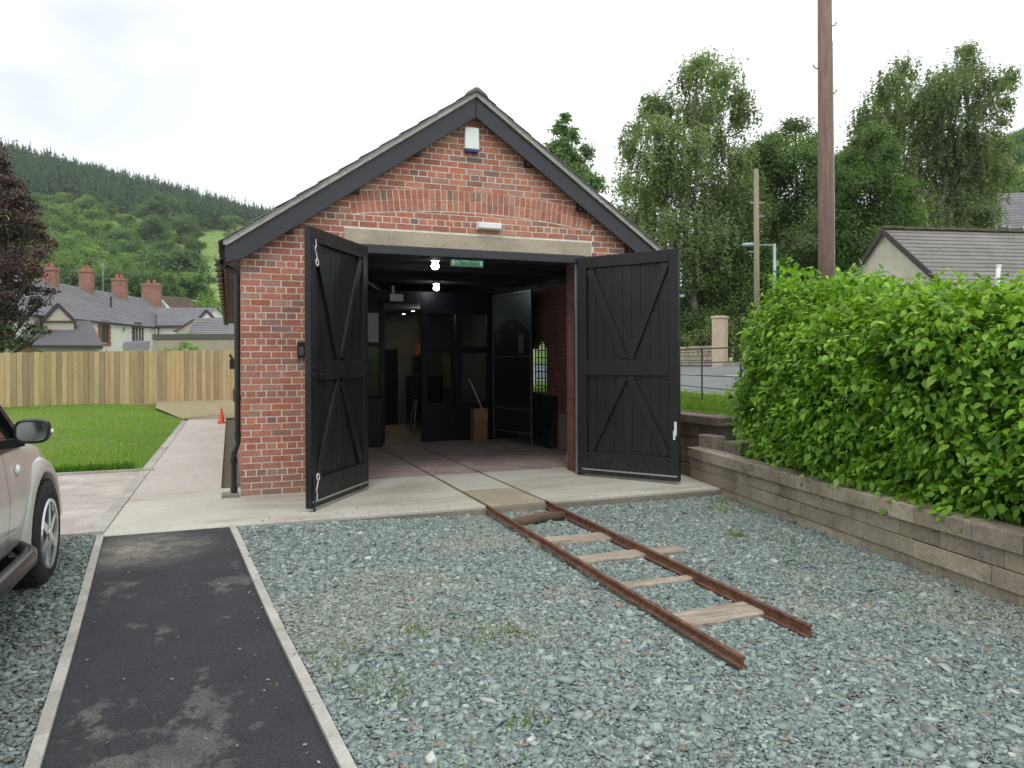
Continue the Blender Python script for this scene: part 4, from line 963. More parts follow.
# wall and gate pillar over the road
fw_ = thing('roadside_wall', (18.9, 18, 1.5), 'rubble stone wall on the far side of the road', 'wall')
g = MB(); q0, q1 = at(712,363,31.2), at(640,362,38.5)
for z, h in ((1.45,.22),(1.67,.2),(1.87,.18),(2.05,.16)): block_run(g, (q0.x,q0.y), (q1.x,q1.y), z, h, -.4, .25, .6, tint=1.25, gap=.015)
g.build('courses', M_blk, fw_, bevel=.02); g = MB(); block_run(g, (q0.x,q0.y), (q1.x,q1.y), 2.21, .10, -.42, .3, .6, out=-.03, tint=1.35); g.build('coping', M_blk, fw_, bevel=.02)
gp = thing('gate_pillar', tuple(at(720,363,31)), 'square pale stone gate pillar across the road', 'pillar')
c0 = at(720,363,31); M_gp = pbr('pillar_stone', (.52,.42,.31), (.43,.35,.27), scale=2, rough=.9)
g = MB(); mz = Matrix.Translation((c0.x,c0.y,0)) @ Matrix.Rotation(R(-58), 4, 'Z')
g.box(-.26,.26,-.26,.26,1.3,3.42, M=mz); g.build('shaft', M_gp, gp, bevel=.02); g = MB(); g.box(-.29,.29,-.29,.29,3.42,3.54, M=mz); g.build('cap', M_gp, gp, bevel=.03)

# poles
M_pole = pbr('pole_timber', (.25,.165,.135), (.155,.105,.09), scale=4, rough=.85, stretch=(6,6,.35), bscale=20, bstr=.6, bdist=.006, fine=(25,.2))
M_pole2 = pbr('pole_timber_pale', (.27,.25,.17), (.20,.185,.125), scale=4, rough=.85, stretch=(6,6,.35), bscale=20, bstr=.4)
c0 = at(827, 300, 14.7)
p = thing('telegraph_pole', (c0.x, c0.y, .85), 'thick weathered reddish brown pole rising behind the hedge', 'pole')
g = MB(); g.tube([(c0.x,c0.y,.6),(c0.x-.01,c0.y,5),(c0.x-.03,c0.y,12.5)], [.165,.150,.118], 20); g.build('shaft', M_pole, p, smooth=True)
for z, sx_ in ((8.3,1),(6.95,1),(7.45,-1)):
    g = MB(); o_ = Vector((RT[0],RT[1],0))*sx_; b0 = Vector((c0.x-.02,c0.y,z)); g.tube([b0+o_*.11, b0+o_*.20+Vector((0,0,.02)), b0+o_*.24+Vector((0,0,.09))], .012, 6); g.build('step_iron', M_iron, p)
g = MB(); o_ = Vector((RT[0],RT[1],0)); g.tube([Vector((c0.x,c0.y,2))+o_*.165, Vector((c0.x,c0.y,8))+o_*.14], .012, 6); g.build('cable', M_steel, p)
c0 = at(757, 300, 30)
p = thing('telegraph_pole', (c0.x, c0.y, 1.4), 'slimmer pale wooden pole in front of the roadside trees', 'pole')
g = MB(); g.tube([(c0.x,c0.y,1),(c0.x,c0.y,9.45)], [.125,.10], 14); g.lathe([(.10,9.45),(.0,9.52)], (c0.x,c0.y,0), n=14); g.build('shaft', M_pole2, p, smooth=True)
for z in (8.1, 7.55, 6.1):
    g = MB(); g.bar(Vector((c0.x,c0.y,z))-o_*.25*(z == 8.1), Vector((c0.x,c0.y,z))+o_*.32*(1 if z != 6.1 else -1), .03, .03); g.build('step_iron', M_steel, p)
c0 = at(775, 300, 36)
p = thing('street_lamp', (c0.x, c0.y, 1.5), 'grey steel street lamp with arm reaching over the road', 'street lamp')
M_lp = flat('lamp_post_grey', (.30,.38,.40), .5, .3)
g = MB(); g.tube([(c0.x,c0.y,1.2),(c0.x,c0.y,2.6)], .11, 12); g.tube([(c0.x,c0.y,2.6),(c0.x,c0.y,7.38)], [.085,.07], 12); g.build('post', M_lp, p, smooth=True)
g = MB(); e = Vector((c0.x,c0.y,7.32)); g.tube([e, e-o_*1.0], .03, 8); g.build('arm', M_lp, p)
g = MB(); g.tube([e-o_*.95, e-o_*1.1+Vector((0,0,.03)), e-o_*1.4+Vector((0,0,.02)), e-o_*1.62], [.05,.10,.10,.04], 10); g.build('lantern', M_lp, p, smooth=True)

# ------------------------------------------------------------------ houses
M_til = pbr('grey_tiles', (.21,.20,.185), (.155,.15,.14), scale=.8, rough=.85, attr=True, fine=(9,.12))
M_til2 = pbr('blue_slates', (.175,.175,.18), (.135,.135,.145), scale=.6, rough=.75, fine=(7,.1), attr=True)
M_moss = pbr('moss_ridge', (.13,.10,.09), (.09,.10,.05), scale=3, rough=1)
M_fascia = flat('dark_fascia', (.05,.04,.04), .6)
def roof_plane(mb, a, b, c, d, rows, lap=.035, th=.06, cols=.93):
    """a->b along the eave, d->c along the ridge; lapped courses from eave to ridge"""
    a, b, c, d = map(Vector, (a, b, c, d)); nrm = (b-a).cross(d-a).normalized()
    if nrm.z < 0: nrm = -nrm
    for i in range(rows):
        t0, t1 = i/rows, min(1, (i+1)/rows+.02); p, q = a.lerp(d, t0), b.lerp(c, t0); r, s = b.lerp(c, t1), a.lerp(d, t1); k = random.uniform(cols, 1.06)
        mb.hexa([p-nrm*th*.4, q-nrm*th*.4, r-nrm*th*.4, s-nrm*th*.4, p+nrm*lap, q+nrm*lap, r+nrm*.004, s+nrm*.004], (k,k,k))
def V3(L, D, z): return ld(L, D, z)
def gabled(name, label, e0, e1, f0, f1, r0, r1, zb, wm, rm, rows, ov=.25, cat='house'):
    """e0,e1: near eave ends (wall line) ; f0,f1 far eave ; r0,r1 ridge ends"""
    mid = (Vector(e0)+Vector(f1))/2; t = thing(name, (mid.x, mid.y, zb), label, cat)
    g = MB(); z = lambda p: (p[0], p[1], zb)
    e0, e1, f0, f1, r0, r1 = map(Vector, (e0, e1, f0, f1, r0, r1))
    g.add([z(e0), z(e1), e1, e0], [(0,1,2,3)]); g.add([z(f0), z(f1), f1, f0], [(3,2,1,0)])
    g.add([z(e0), z(f0), f0, r0, e0], [(4,3,2,1,0)]); g.add([z(e1), z(f1), f1, r1, e1], [(0,1,2,3,4)])
    g.build('wall', wm, t)
    dr = (r1-r0).normalized(); g = MB()
    for a, b, c, d in ((e0, e1, r1, r0), (f0, f1, r1, r0)):
        s0, s1 = (a-d), (b-c); k0, k1 = 1+ov/s0.length, 1+ov/s1.length; up = Vector((0,0,.03))
        roof_plane(g, d+s0*k0-dr*ov*.6+up, c+s1*k1+dr*ov*.6+up, c+dr*ov*.6+up, d-dr*ov*.6+up, rows)
    ro = g.build('roof', rm, t)
    return t, ro, dr
# bungalow over the hedge
D0, L0 = 28.0, 14.25; rd_ = Vector((5.9, .9)).normalized(); pdv = Vector((rd_.y, -rd_.x))      # in (L, D)
def q(s, w_, z): return V3(L0+rd_.x*s+pdv.x*w_, D0+rd_.y*s+pdv.y*w_, z)
zr, ze, hw = 6.60, 3.3, 4.3
bg, ro, dr = gabled('bungalow', 'rendered bungalow with brown grey tiled roof behind the hedge', q(0,hw,ze), q(17,hw,ze), q(0,-hw,ze), q(17,-hw,ze), q(0,0,zr), q(17,0,zr), 1.2, pbr('bungalow_render', (.58,.55,.46), (.50,.47,.39), scale=.8, rough=.9, fine=(5,.08)), M_til, 20)
g = MB(); k = 0
s = -.15
while s < 17: g.bar(q(s,0,zr+.09+random.uniform(-.01,.02)), q(s+.42,0,zr+.09+random.uniform(-.01,.02)), .26, .10, col=(random.uniform(.8,1.1),)*3); s += .44
g.build('ridge_tile', M_moss, ro)
for sg in (1, -1):
    g = MB(); g.bar(q(-.13,0,zr-.04), q(-.13,sg*(hw+.2),ze-.04-.15), .05, .20); g.build('bargeboard', M_fascia, bg)
    g = MB(); g.bar(q(-.2,sg*(hw+.3),ze-.28), q(17,sg*(hw+.3),ze-.28), .11, .09); g.build('gutter', M_fascia, bg)
# side wing of the bungalow, roof running forward
g = MB(); up = Vector((0,0,.02))
wa, wb = 7.35, 12.5
roof_plane(g, q(wa-.9,5.6,3.6), q(wa-.9,5.6,3.6)+(q(1,0,0)-q(0,0,0))*7, q(wb+2,1.3,5.7), q(wa+.25,1.7,5.35), 14); g.build('wing_roof', M_til, bg)
vp = at(998, 282, 22.6)
vt = thing('vent_pipe', tuple(vp), 'white plastic vent pipe on the bungalow roof', 'pipe')
g = MB(); g.tube([vp-Vector((0,0,1.6)), vp-Vector((0,0,.0)), vp+Vector((.05,0,.42))], .065, 12); g.build('pipe', M_white, vt, smooth=True)
g = MB(); g.tube([vp+Vector((.05,0,.40)), vp+Vector((.052,0,.47))], .078, 12); g.build('cowl', M_white, vt)
# white house on the slope at the far right
a = lambda u, v, D: at(u, v, D)
wh, ro, dr = gabled('white_house', 'white house with blue slate roof among the trees beyond the bungalow', a(990,232,58), a(1120,222,58), a(968,232,68), a(1098,222,68), a(1000,196,63), a(1120,192,63), 3, M_wrend, M_til2, 14)
for u in (1003, 1030, 1065):
    p = a(u, 236, 57.9); g = MB(); g.box(-.55,.55,-.06,.03,-.5,.6, M=Matrix.Translation(p) @ Matrix.Rotation(-YAW, 4, 'Z')); f_ = g.build('window', M_wrend, wh)
    g = MB(); g.box(-.48,.48,-.075,-.061,-.43,.53, M=Matrix.Translation(p) @ Matrix.Rotation(-YAW, 4, 'Z')); g.build('pane', flat('dark_pane', (.03,.035,.04), .1), f_)
# terrace of houses behind the fence
M_cbrick = brick_tex('chimney_brick', (.34,.14,.10), (.27,.12,.09), (.30,.26,.22), swap='xz', w=.3, h=.1)
M_pane = MATS['dark_pane']
tA, roA, dr = gabled('terraced_house', 'long white terrace under a grey slate roof with four brick chimneys', V3(-31.5,40,5.0), V3(-32.0,70,5.0), V3(-41.5,40,5.0), V3(-42,70,5.0), V3(-36.5,40,8.2), V3(-37.0,78,8.2), -1, M_wrend, M_til2, 22)
for u, D, wd, zt in ((50,58,1.1,9.3),(87,63,.95,9.75),(120,68.4,1.15,9.65),(152,74.5,1.7,9.8)):
    p = at(u, 300, D); Mx = Matrix.Translation((p.x, p.y, 0)) @ Matrix.Rotation(-YAW+R(12), 4, 'Z')
    g = MB(); g.box(-wd/2,wd/2,-.45,.45,7.0,zt-.25, M=Mx); g.box(-wd/2-.06,wd/2+.06,-.51,.51,zt-.25,zt-.1, M=Mx); g.box(-wd/2-.01,wd/2+.01,-.46,.46,zt-.1,zt, M=Mx)
    ch = g.build('chimney', M_cbrick, roA)
    for k in range(2 if wd < 1.8 else 1):
        g = MB(); c_ = Mx @ Vector(((k-.5)*.55*wd*.6 if wd < 1.8 else 0, 0, 0)); g.lathe([(.15,zt),(.12,zt+.35),(.15,zt+.4)], c_, n=10); g.build('chimney_pot', flat('terracotta', (.36,.13,.08), .8), ch)
def on_front(D, z, off=.03):      # a point on the terrace's front wall
    L = -31.5-.5*(D-40)/30; return V3(L+off, D, z)
fd = (V3(-32,70,0)-V3(-31.5,40,0)).normalized(); fn = Vector((fd.y,-fd.x,0)); fn = fn if fn.dot(V3(0,50,0)-V3(-31,50,0)) > 0 else -fn
def front_window(D, z, w_, h, surround, fm, panes=2):
    c = on_front(D, z); 
    def bx(mb, s0, s1, z0, z1, o0, o1): mb.hexa([c+fd*s0+fn*o0+Vector((0,0,z0)), c+fd*s1+fn*o0+Vector((0,0,z0)), c+fd*s1+fn*o1+Vector((0,0,z0)), c+fd*s0+fn*o1+Vector((0,0,z0)), c+fd*s0+fn*o0+Vector((0,0,z1)), c+fd*s1+fn*o0+Vector((0,0,z1)), c+fd*s1+fn*o1+Vector((0,0,z1)), c+fd*s0+fn*o1+Vector((0,0,z1))])
    if surround:
        g = MB()
        for k in range(int(h/.2)+1):
            e = .30 if k % 2 else .40; zz = -h/2-.1+k*.2
            bx(g, -w_/2-e, -w_/2, zz, zz+.195, 0, .04); bx(g, w_/2, w_/2+e, zz, zz+.195, 0, .04)
        bx(g, -w_/2, w_/2, h/2, h/2+.28, 0, .04); bx(g, -w_/2-.35, w_/2+.35, -h/2-.22, -h/2-.101, 0, .07); g.build('window_surround', surround, tA)
    g = MB(); t_ = .07
    for s0, s1, z0, z1 in ((-w_/2,-w_/2+t_,-h/2,h/2),(w_/2-t_,w_/2,-h/2,h/2),(-w_/2+t_,w_/2-t_,h/2-t_,h/2),(-w_/2+t_,w_/2-t_,-h/2,-h/2+t_),(-t_/2,t_/2,-h/2+t_,h/2-t_)): bx(g, s0, s1, z0, z1, -.02, .03)
    f_ = g.build('window', fm, tA); g = MB(); bx(g, -w_/2+.02, w_/2-.02, -h/2+.02, h/2-.02, -.03, .0); g.build('pane', M_pane, f_)
front_window(57.3, 4.05, 1.0, 1.45, flat('red_surround', (.28,.09,.07), .8), flat('brown_window', (.10,.07,.06), .6))
front_window(62.6, 4.2, 1.15, 1.45, flat('dark_surround', (.06,.06,.065), .8), M_white)
front_window(60.2, 4.5, .5, .5, None, M_white)
front_window(51.0, 4.1, 1.0, 1.3, flat('dark_surround2', (.06,.06,.065), .8), M_white)
g = MB(); g.bar(V3(-31.2,39.8,4.82), V3(-31.7,66,4.82), .12, .12); g.build('gutter', M_fascia, tA)
g = MB(); g.tube([V3(-31.6,65.4,4.8), V3(-31.6,65.4,0)], .05, 6); g.tube([on_front(65.2,4.8,.1), on_front(65.2,0,.1)], .05, 6); g.build('drainpipe', M_white, tA)
def on_roof(D, f, o=.06): return V3(-31.5-.5*(D-40)/30-5*f, D, 5.0+3.2*f)+Vector((0,0,o))
for D, f, m_ in ((66.6,.80,M_steel),(69.2,.72,M_steel),(70.0,.52,M_steel),(61.5,.86,M_white)):
    g = MB(); a_, b_, c_, d_ = on_roof(D-.5,f-.11), on_roof(D+.5,f-.11), on_roof(D+.5,f+.11), on_roof(D-.5,f+.11); dn = Vector((0,0,-.12)); g.hexa([a_+dn,b_+dn,c_+dn,d_+dn,a_,b_,c_,d_]); sk = g.build('skylight', M_fascia, roA)
    lf = Vector((0,0,.02)); cc = (a_+b_+c_+d_)/4; s_ = lambda p: cc+(p-cc)*.8+lf; g = MB(); g.hexa([s_(a_)-lf*.9,s_(b_)-lf*.9,s_(c_)-lf*.9,s_(d_)-lf*.9,s_(a_),s_(b_),s_(c_),s_(d_)]); g.build('pane', flat('sky_pane', (.55,.6,.65), .1) if 'sky_pane' not in MATS else MATS['sky_pane'], sk)
p = on_roof(62.6, .45); g = MB(); g.tube([p-Vector((0,0,.2)), p+Vector((0,0,.9))], .09, 8); g.build('flue', M_fascia, roA)
g = MB(); b0 = V3(-36.7,66,8.2); g.tube([b0, b0+Vector((0,0,2.6))], .025, 5); 
for k in range(5): g.tube([b0+Vector((-.35+.02*k,0,2.5-.12*k)), b0+Vector((.35-.02*k,0,2.5-.12*k))], .012, 4)
g.build('aerial', M_steel, roA)
# small cream gable in front of the terrace roof
p = at(58, 318, 49); sc_ = 49/735
def gp_(u, v, D=49): return at(u, v, D)
t = thing('cottage_gable', (p.x, p.y, 3), 'small cream gable with black bargeboards below the terrace roof', 'house')
g = MB(); g.add([gp_(43,334),gp_(74,334),gp_(74,319),gp_(58,303),gp_(43,319)], [(0,1,2,3,4)]); g.add([gp_(43,334,53),gp_(74,334,53),gp_(74,319,53),gp_(58,303,53),gp_(43,319,53)], [(4,3,2,1,0)]); g.build('wall', M_crend, t)
g = MB(); g.bar(gp_(58,302,48.9), gp_(41,320,48.9), .06, .2); g.bar(gp_(58,302,48.9), gp_(76,320,48.9), .06, .2); g.bar(gp_(42,319.5,48.92), gp_(75,319.5,48.92), .05, .1); g.build('bargeboard', M_fascia, t)
g = MB(); d_ = at(58,302,54)-at(58,302,49); d_.z = 0
roof_plane(g, gp_(41,320), gp_(41,320)+d_, gp_(58,301.5)+d_, gp_(58,301.5), 6); roof_plane(g, gp_(76,320), gp_(76,320)+d_, gp_(58,301.5)+d_, gp_(58,301.5), 6); g.build('roof', M_til2, t)
# wing at the terrace's far end
tB, roB, dr = gabled('slate_cottage', 'white cottage with slate roof adjoining the terrace end', V3(-31.7,66,5.15), V3(-28.3,66,5.15), V3(-34.5,74,5.15), V3(-27.5,74,5.15), V3(-33.5,70,6.95), V3(-28.2,70,6.95), -1, M_wrend, M_til2, 10)
g = MB(); g.bar(V3(-31.9,65.7,5.0), V3(-28.2,65.7,5.0), .12, .2); g.build('gutter', M_fascia, tB)
t = thing('porch_gable', tuple(at(206,316,62)), 'tiny white gable poking above the nearer slate roof', 'house')
g = MB(); g.add([at(198,330,62),at(214,330,62),at(214,317,62),at(206.5,310,62),at(198,317,62)], [(0,1,2,3,4)]); g.build('wall', M_wrend, t)
g = MB(); g.bar(at(206.5,309,61.9), at(199,317.5,61.9), .05, .22); g.bar(at(206.5,309,61.9), at(215,318,61.9), .05, .22); g.build('bargeboard', M_fascia, t)
g = MB(); d_ = at(206,310,68)-at(206,310,62); d_.z = 0; roof_plane(g, at(199,317.5,62), at(199,317.5,62)+d_, at(206.5,309,62)+d_, at(206.5,309,62), 5); roof_plane(g, at(215,318,62), at(215,318,62)+d_, at(206.5,309,62)+d_, at(206.5,309,62), 5); g.build('roof', M_til2, t)
tC, roC, dr = gabled('outbuilding', 'low building with plain grey slate roof near the shed corner', at(189,336,50), at(262,336,50), at(176,330,58), at(262,330,58), at(197,317,54), at(262,316,54), 0, M_crend, M_til2, 12)
tG, roG, dr = gabled('brown_roofed_house', 'house with mossy brown roof behind the terrace end', at(176,311,88), at(212,309,88), at(160,300,96), at(205,300,96), at(160,294,92), at(187,297,92), 0, M_wrend, pbr('brown_tiles', (.10,.07,.055), (.07,.055,.04), scale=.6, rough=.95, attr=True), 10)
# near bungalow, grey roof sloping toward the fence
e0, e1, r1, r0 = at(12,343,46), at(103,344,46), at(91,319,51), at(14,319,51)
t = thing('cottage', tuple(at(60,360,48)), 'low white cottage with wide plain grey roof behind the fence', 'house')
g = MB(); z0 = lambda p: Vector((p.x,p.y,0)); bk_ = at(100,319,56)-at(100,319,51); bk_.z = 0
i0, i1 = at(14,343,46.4), at(99,344,46.4); i0.z = i1.z = e0.z-.05
g.add([z0(i0), z0(i1), i1, i0], [(0,1,2,3)]); g.add([z0(i1), z0(i1+bk_*2), i1+bk_*2, r1-Vector((0,0,.1)), i1], [(0,1,2,3,4)]); g.build('wall', M_wrend, t)
g = MB(); roof_plane(g, e0, e1, r1, r0, 24); roof_plane(g, e0+bk_*2.2, e1+bk_*2.2, r1, r0, 24); g.build('roof', pbr('slate_plain', (.145,.14,.15), (.125,.12,.13), scale=.5, rough=.8, attr=True), t)
g = MB(); g.bar(e0-Vector((0,0,.1)), e1-Vector((0,0,.1)), .1, .12); g.build('gutter', M_fascia, t)
g = MB(); g.tube([at(88,352,46.1), at(88,348,46.1)], .1, 8); g.build('soil_pipe', flat('grey_pipe', (.2,.2,.21), .5), t)
# garage gable at the far left
t = thing('garage', tuple(at(0,363,35)), 'garage gable with brown bargeboard just behind the fence', 'garage')
g = MB(); ap = at(-60,312,35); rt_ = at(53,357,35); lf_ = at(-170,357,35); g.add([z0(lf_), z0(rt_), rt_, ap, lf_], [(0,1,2,3,4)]); g.build('wall', pbr('garage_render', (.42,.42,.41), (.36,.36,.35), scale=1), t)
up = Vector((0,0,.12)); g = MB(); g.bar(ap, rt_+Vector((.1,0,-.1)), .08, .26); g.bar(ap, lf_, .08, .26); g.build('bargeboard', pbr('brown_barge', (.30,.20,.12), (.24,.16,.10)), t)
d_ = at(0,363,41)-at(0,363,35); g = MB(); roof_plane(g, rt_+up, rt_+d_+up, ap+d_+up, ap+up, 10); roof_plane(g, lf_+up, lf_+d_+up, ap+d_+up, ap+up, 10); g.build('roof', pbr('garage_tiles', (.16,.105,.075), (.12,.085,.06), attr=True), t)
# beige yard wall with dark coping beyond the fence
t = thing('yard_wall', tuple(at(195,360,43)), 'beige rendered yard wall with dark coping beyond the fence', 'wall')
a_, b_ = at(154,338,43), at(262,338,43); g = MB(); g.bar((a_+z0(a_))/2, (b_+z0(b_))/2, .25, a_.z); g.build('wall', pbr('beige_render', (.40,.36,.28), (.34,.31,.24), scale=.8), t)
g = MB(); g.bar(a_+Vector((0,0,.16)), b_+Vector((0,0,.16)), .36, .3); g.build('coping', flat('dark_coping', (.10,.10,.09), .9), t)
t = thing('lean_to', tuple(at(133,352,50)), 'dark low lean-to roof against the white terrace wall', 'shed')
g = MB(); g.hexa([at(122,347,50),at(150,347,50),at(150,347,54),at(122,347,54),at(124,341,50.2),at(150,340,50.2),at(150,339,54),at(124,340,54)]); g.build('roof', M_til2, t)
g = MB(); c_ = at(136,347,52); g.hexa([z0(at(123,350,50.2)),z0(at(149,350,50.2)),z0(at(149,350,53.8)),z0(at(123,350,53.8)),at(123,347.2,50.2),at(149,347.2,50.2),at(149,347.2,53.8),at(123,347.2,53.8)]); g.build('wall', M_wrend, t)

# ------------------------------------------------------------------ fence
fn_ = thing('wooden_fence', (-7, 17, .3), 'tall honey coloured close board fence behind the lawn', 'fence')
M_fen = pbr('fence_board', (.50,.385,.225), (.42,.315,.175), scale=2, rough=.85, stretch=(4,4,.5), bscale=25, bstr=.5, attr=True, fine=(20,.12))
d_ = (FB-FA).normalized(); Lf = (FB-FA).length; nv = Vector((d_.y,-d_.x)); g = MB(); s = 0
a2 = lambda s, o, z: Vector((FA.x+d_.x*s+nv.x*o, FA.y+d_.y*s+nv.y*o, z))
while s < Lf:
    wd = random.uniform(.138,.150); f = s/Lf; zt = 1.80+.32*f+random.uniform(-.012,.012); zb_ = .14+.12*f; c = random.uniform(.72,1.18); cc = (c, c*random.uniform(.94,1.03), c*random.uniform(.85,1.1)); o = random.choice((0,.008,.018))
    g.hexa([a2(s,o+.02,zb_), a2(s+wd,o+.02,zb_), a2(s+wd,o,zb_), a2(s,o,zb_), a2(s,o+.02,zt), a2(s+wd,o+.02,zt), a2(s+wd,o,zt), a2(s,o,zt)], cc); s += wd+random.uniform(.006,.011)
g.build('boards', M_fen, fn_)
g = MB(); g.hexa([a2(0,-.012,.3), a2(Lf,-.012,.34), a2(Lf,-.03,.34), a2(0,-.03,.3), a2(0,-.012,1.74), a2(Lf,-.012,2.05), a2(Lf,-.03,2.05), a2(0,-.03,1.74)], (.35,.33,.3)); g.build('dark_gap_sheet', M_fen, fn_)  # added sheet behind the boards, shade of the gaps put into its tint
for zz in (.55, 1.05, 1.6):
    g = MB(); g.bar(a2(0,-.06,zz), a2(Lf,-.06,zz+.25), .04, .09); g.build('rail', M_fen, fn_)
for k in range(7):
    g = MB(); s = .3+k*2.6; g.bar(a2(s,-.14,.1), a2(s,-.14,1.75+.3*s/Lf), .1, .1, up=(d_.x,d_.y,0)); g.build('post', M_fen, fn_)

# ------------------------------------------------------------------ car
car = thing('parked_car', (-2.29, -4.2, 0), 'silver off-road car parked on the gravel by the path', 'car')
m, nt, p, out = new_mat('silver_paint'); v = coords(nt)
nt.links.new(mix(nt, ramp(nt, noise(nt, v, 5, 5), [(.4,0),(.7,1)]), (.56,.56,.51), (.50,.49,.45)), p.inputs['Base Color'])
p.inputs['Metallic'].default_value = .12; p.inputs['Roughness'].default_value = .38; p.inputs['Coat Weight'].default_value = .7; p.inputs['Coat Roughness'].default_value = .06
M_paint = m
CXc, CYc = -2.29, -4.2; WF, WR = 1.45, -1.45; RW = .385; AR = .455
def belt(y): return float(np.interp(y, [-2.3,-1.6,.55,1.0,1.5,2.0,2.25], [1.06,1.10,1.10,1.08,1.03,.96,.80]))
def hw_(y): return float(np.interp(y, [-2.35,-2.1,-1.6,1.0,1.6,2.0,2.28], [.80,.88,.91,.92,.90,.84,.70]))
def prof(y, sh=0):
    b = belt(y); w_ = hw_(y)-sh; low = float(np.interp(y, [-2.35,-2,1.9,2.28], [.55,.40,.40,.50]))
    P = [(w_-.07, low), (w_-.02, low+.05), (w_, low+.22), (w_+.004, low+.38), (w_-.015, b-.18), (w_-.035, b-.06), (w_-.055, b-.015), (w_-.09, b+.004), (w_*.55, b+.035), (0, b+.05)]
    for yw in (WF, WR):
        dy = abs(y-yw)
        if dy < AR:
            za = RW+math.sqrt(AR*AR-dy*dy); P = [(x, max(z, za+.004*i)) if z < za+.01 else (x, z) for i, (x, z) in enumerate(P)]
    return P
ys = sorted(set([round(q_, 3) for q_ in list(np.linspace(-2.35, 2.28, 48))+[WF+AR*math.cos(t_) for t_ in np.linspace(0, PI, 15)]+[WR+AR*math.cos(t_) for t_ in np.linspace(0, PI, 15)]]+[-.496,-.488,.574,.582,-1.25,.0]))
def skin(mb, ys, side, i0, i1, sh=0):
    rowsP = [[(CXc+side*x, CYc+y, z) for x, z in prof(y, sh)][i0:i1] for y in ys]; n = i1-i0
    b = [p for r in rowsP for p in r]; F = []
    for j in range(len(ys)-1):
        for i in range(n-1):
            f = (j*n+i, (j+1)*n+i, (j+1)*n+i+1, j*n+i+1); F.append(f[::-1] if side > 0 else f)
    mb.add(b, F)
g = MB()
for side in (1, -1):
    for a_, b_, i0, i1 in ((-2.35,-.496,0,10),(-.488,.574,7,10),(.582,2.28,0,10),(-.496,-.488,7,10),(.574,.582,7,10)): skin(g, [y for y in ys if a_ <= y <= b_], side, i0, i1)
for y in (-2.35, 2.28):
    P = prof(y); g.add([(CXc+x, CYc+y, z) for x, z in P]+[(CXc-x, CYc+y, z) for x, z in P[::-1]], [tuple(range(20))])
body = g.build('body', M_paint, car, smooth=True)
for side in (1, -1):
    g = MB(); skin(g, [y for y in ys if -.488 <= y <= .574], side, 0, 8); dd_ = g.build('front_door', M_paint, car, smooth=True)
    h = MB(); xh = CXc+side*.925; h.tube([(xh-side*.02,CYc-.40,.915),(xh+side*.035,CYc-.38,.92),(xh+side*.035,CYc-.24,.92),(xh-side*.02,CYc-.22,.915)], .013, 8); h.build('handle', flat('chrome', (.7,.7,.7), .12, 1) if 'chrome' not in MATS else MATS['chrome'], dd_, smooth=True)
g = MB()
for side in (1, -1): skin(g, [y for y in ys if -2.3 <= y <= 2.2], side, 0, 8, .03)
g.box(CXc-.84, CXc+.84, CYc-2.1, CYc+.9, .38, .44); g.build('inner_shell', M_plastic, car)
# greenhouse
ZR = 1.72
def gh(y, side, t): # t 0 belt ..1 roof
    return Vector((CXc+side*(.865-.14*t), CYc+y, belt(min(y, .9))-.005+(ZR-.04-belt(min(y,.9)))*t))
ap_b, ap_t = 1.02, .28
M_cg = flat('car_glass', (.02,.022,.022), .05); 
m, nt, p, out = new_mat('mirror_glass'); p.inputs['Base Color'].default_value = (.62,.66,.68,1); p.inputs['Metallic'].default_value = 1; p.inputs['Roughness'].default_value = .08; M_mir = m
for side in (1, -1):
    for y0, y1, yt0, yt1 in ((-.44,ap_b-.12,-.44,ap_t-.06),(-1.42,-.52,-1.42,-.52),(-2.1,-1.50,-2.0,-1.50)):
        g = MB(); g.add([gh(y0,side,.02), gh(y1,side,.02), gh(yt1,side,.95), gh(yt0,side,.95)], [(0,1,2,3) if side > 0 else (3,2,1,0)]); g.build('side_window', M_cg, car)
    for (y0, t0), (y1, t1) in (((ap_b,0),(ap_t,1)),((-.48,0),(-.48,1)),((-1.46,0),(-1.46,1)),((-2.15,0),(-2.05,1))):
        g = MB(); g.bar(gh(y0,side,t0), gh(y1,side,t1), .05, .07, up=(side,0,.2)); g.build('pillar', M_plastic, car)
    g = MB(); g.bar(gh(ap_b+.03,side,.0), gh(ap_t+.05,side,1), .045, .06, up=(side,0,.2)); g.build('windscreen_pillar', M_paint, car)
    g = MB(); g.bar(gh(-2.15,side,-.0), gh(ap_b,side,-.0), .03, .035, up=(side,0,0)); g.build('window_seal', M_plastic, car)
g = MB(); P_ = [gh(ap_b+.05,-1,0), gh(ap_b+.05,1,0), gh(ap_t+.06,1,1), gh(ap_t+.06,-1,1)]; g.add(P_, [(0,1,2,3)]); g.build('windscreen', M_cg, car)
g = MB(); g.add([gh(-2.25,-1,0), gh(-2.25,1,0), gh(-2.1,1,1), gh(-2.1,-1,1)], [(3,2,1,0)]); g.build('rear_window', M_cg, car)
g = MB(); g.prism([(CYc-2.15,ZR-.05),(CYc+ap_t+.08,ZR-.05),(CYc+ap_t-.05,ZR),(CYc-.8,ZR+.035),(CYc-1.9,ZR+.01)], 'x', CXc-.74, CXc+.74); g.build('roof', M_paint, car, bevel=.03)
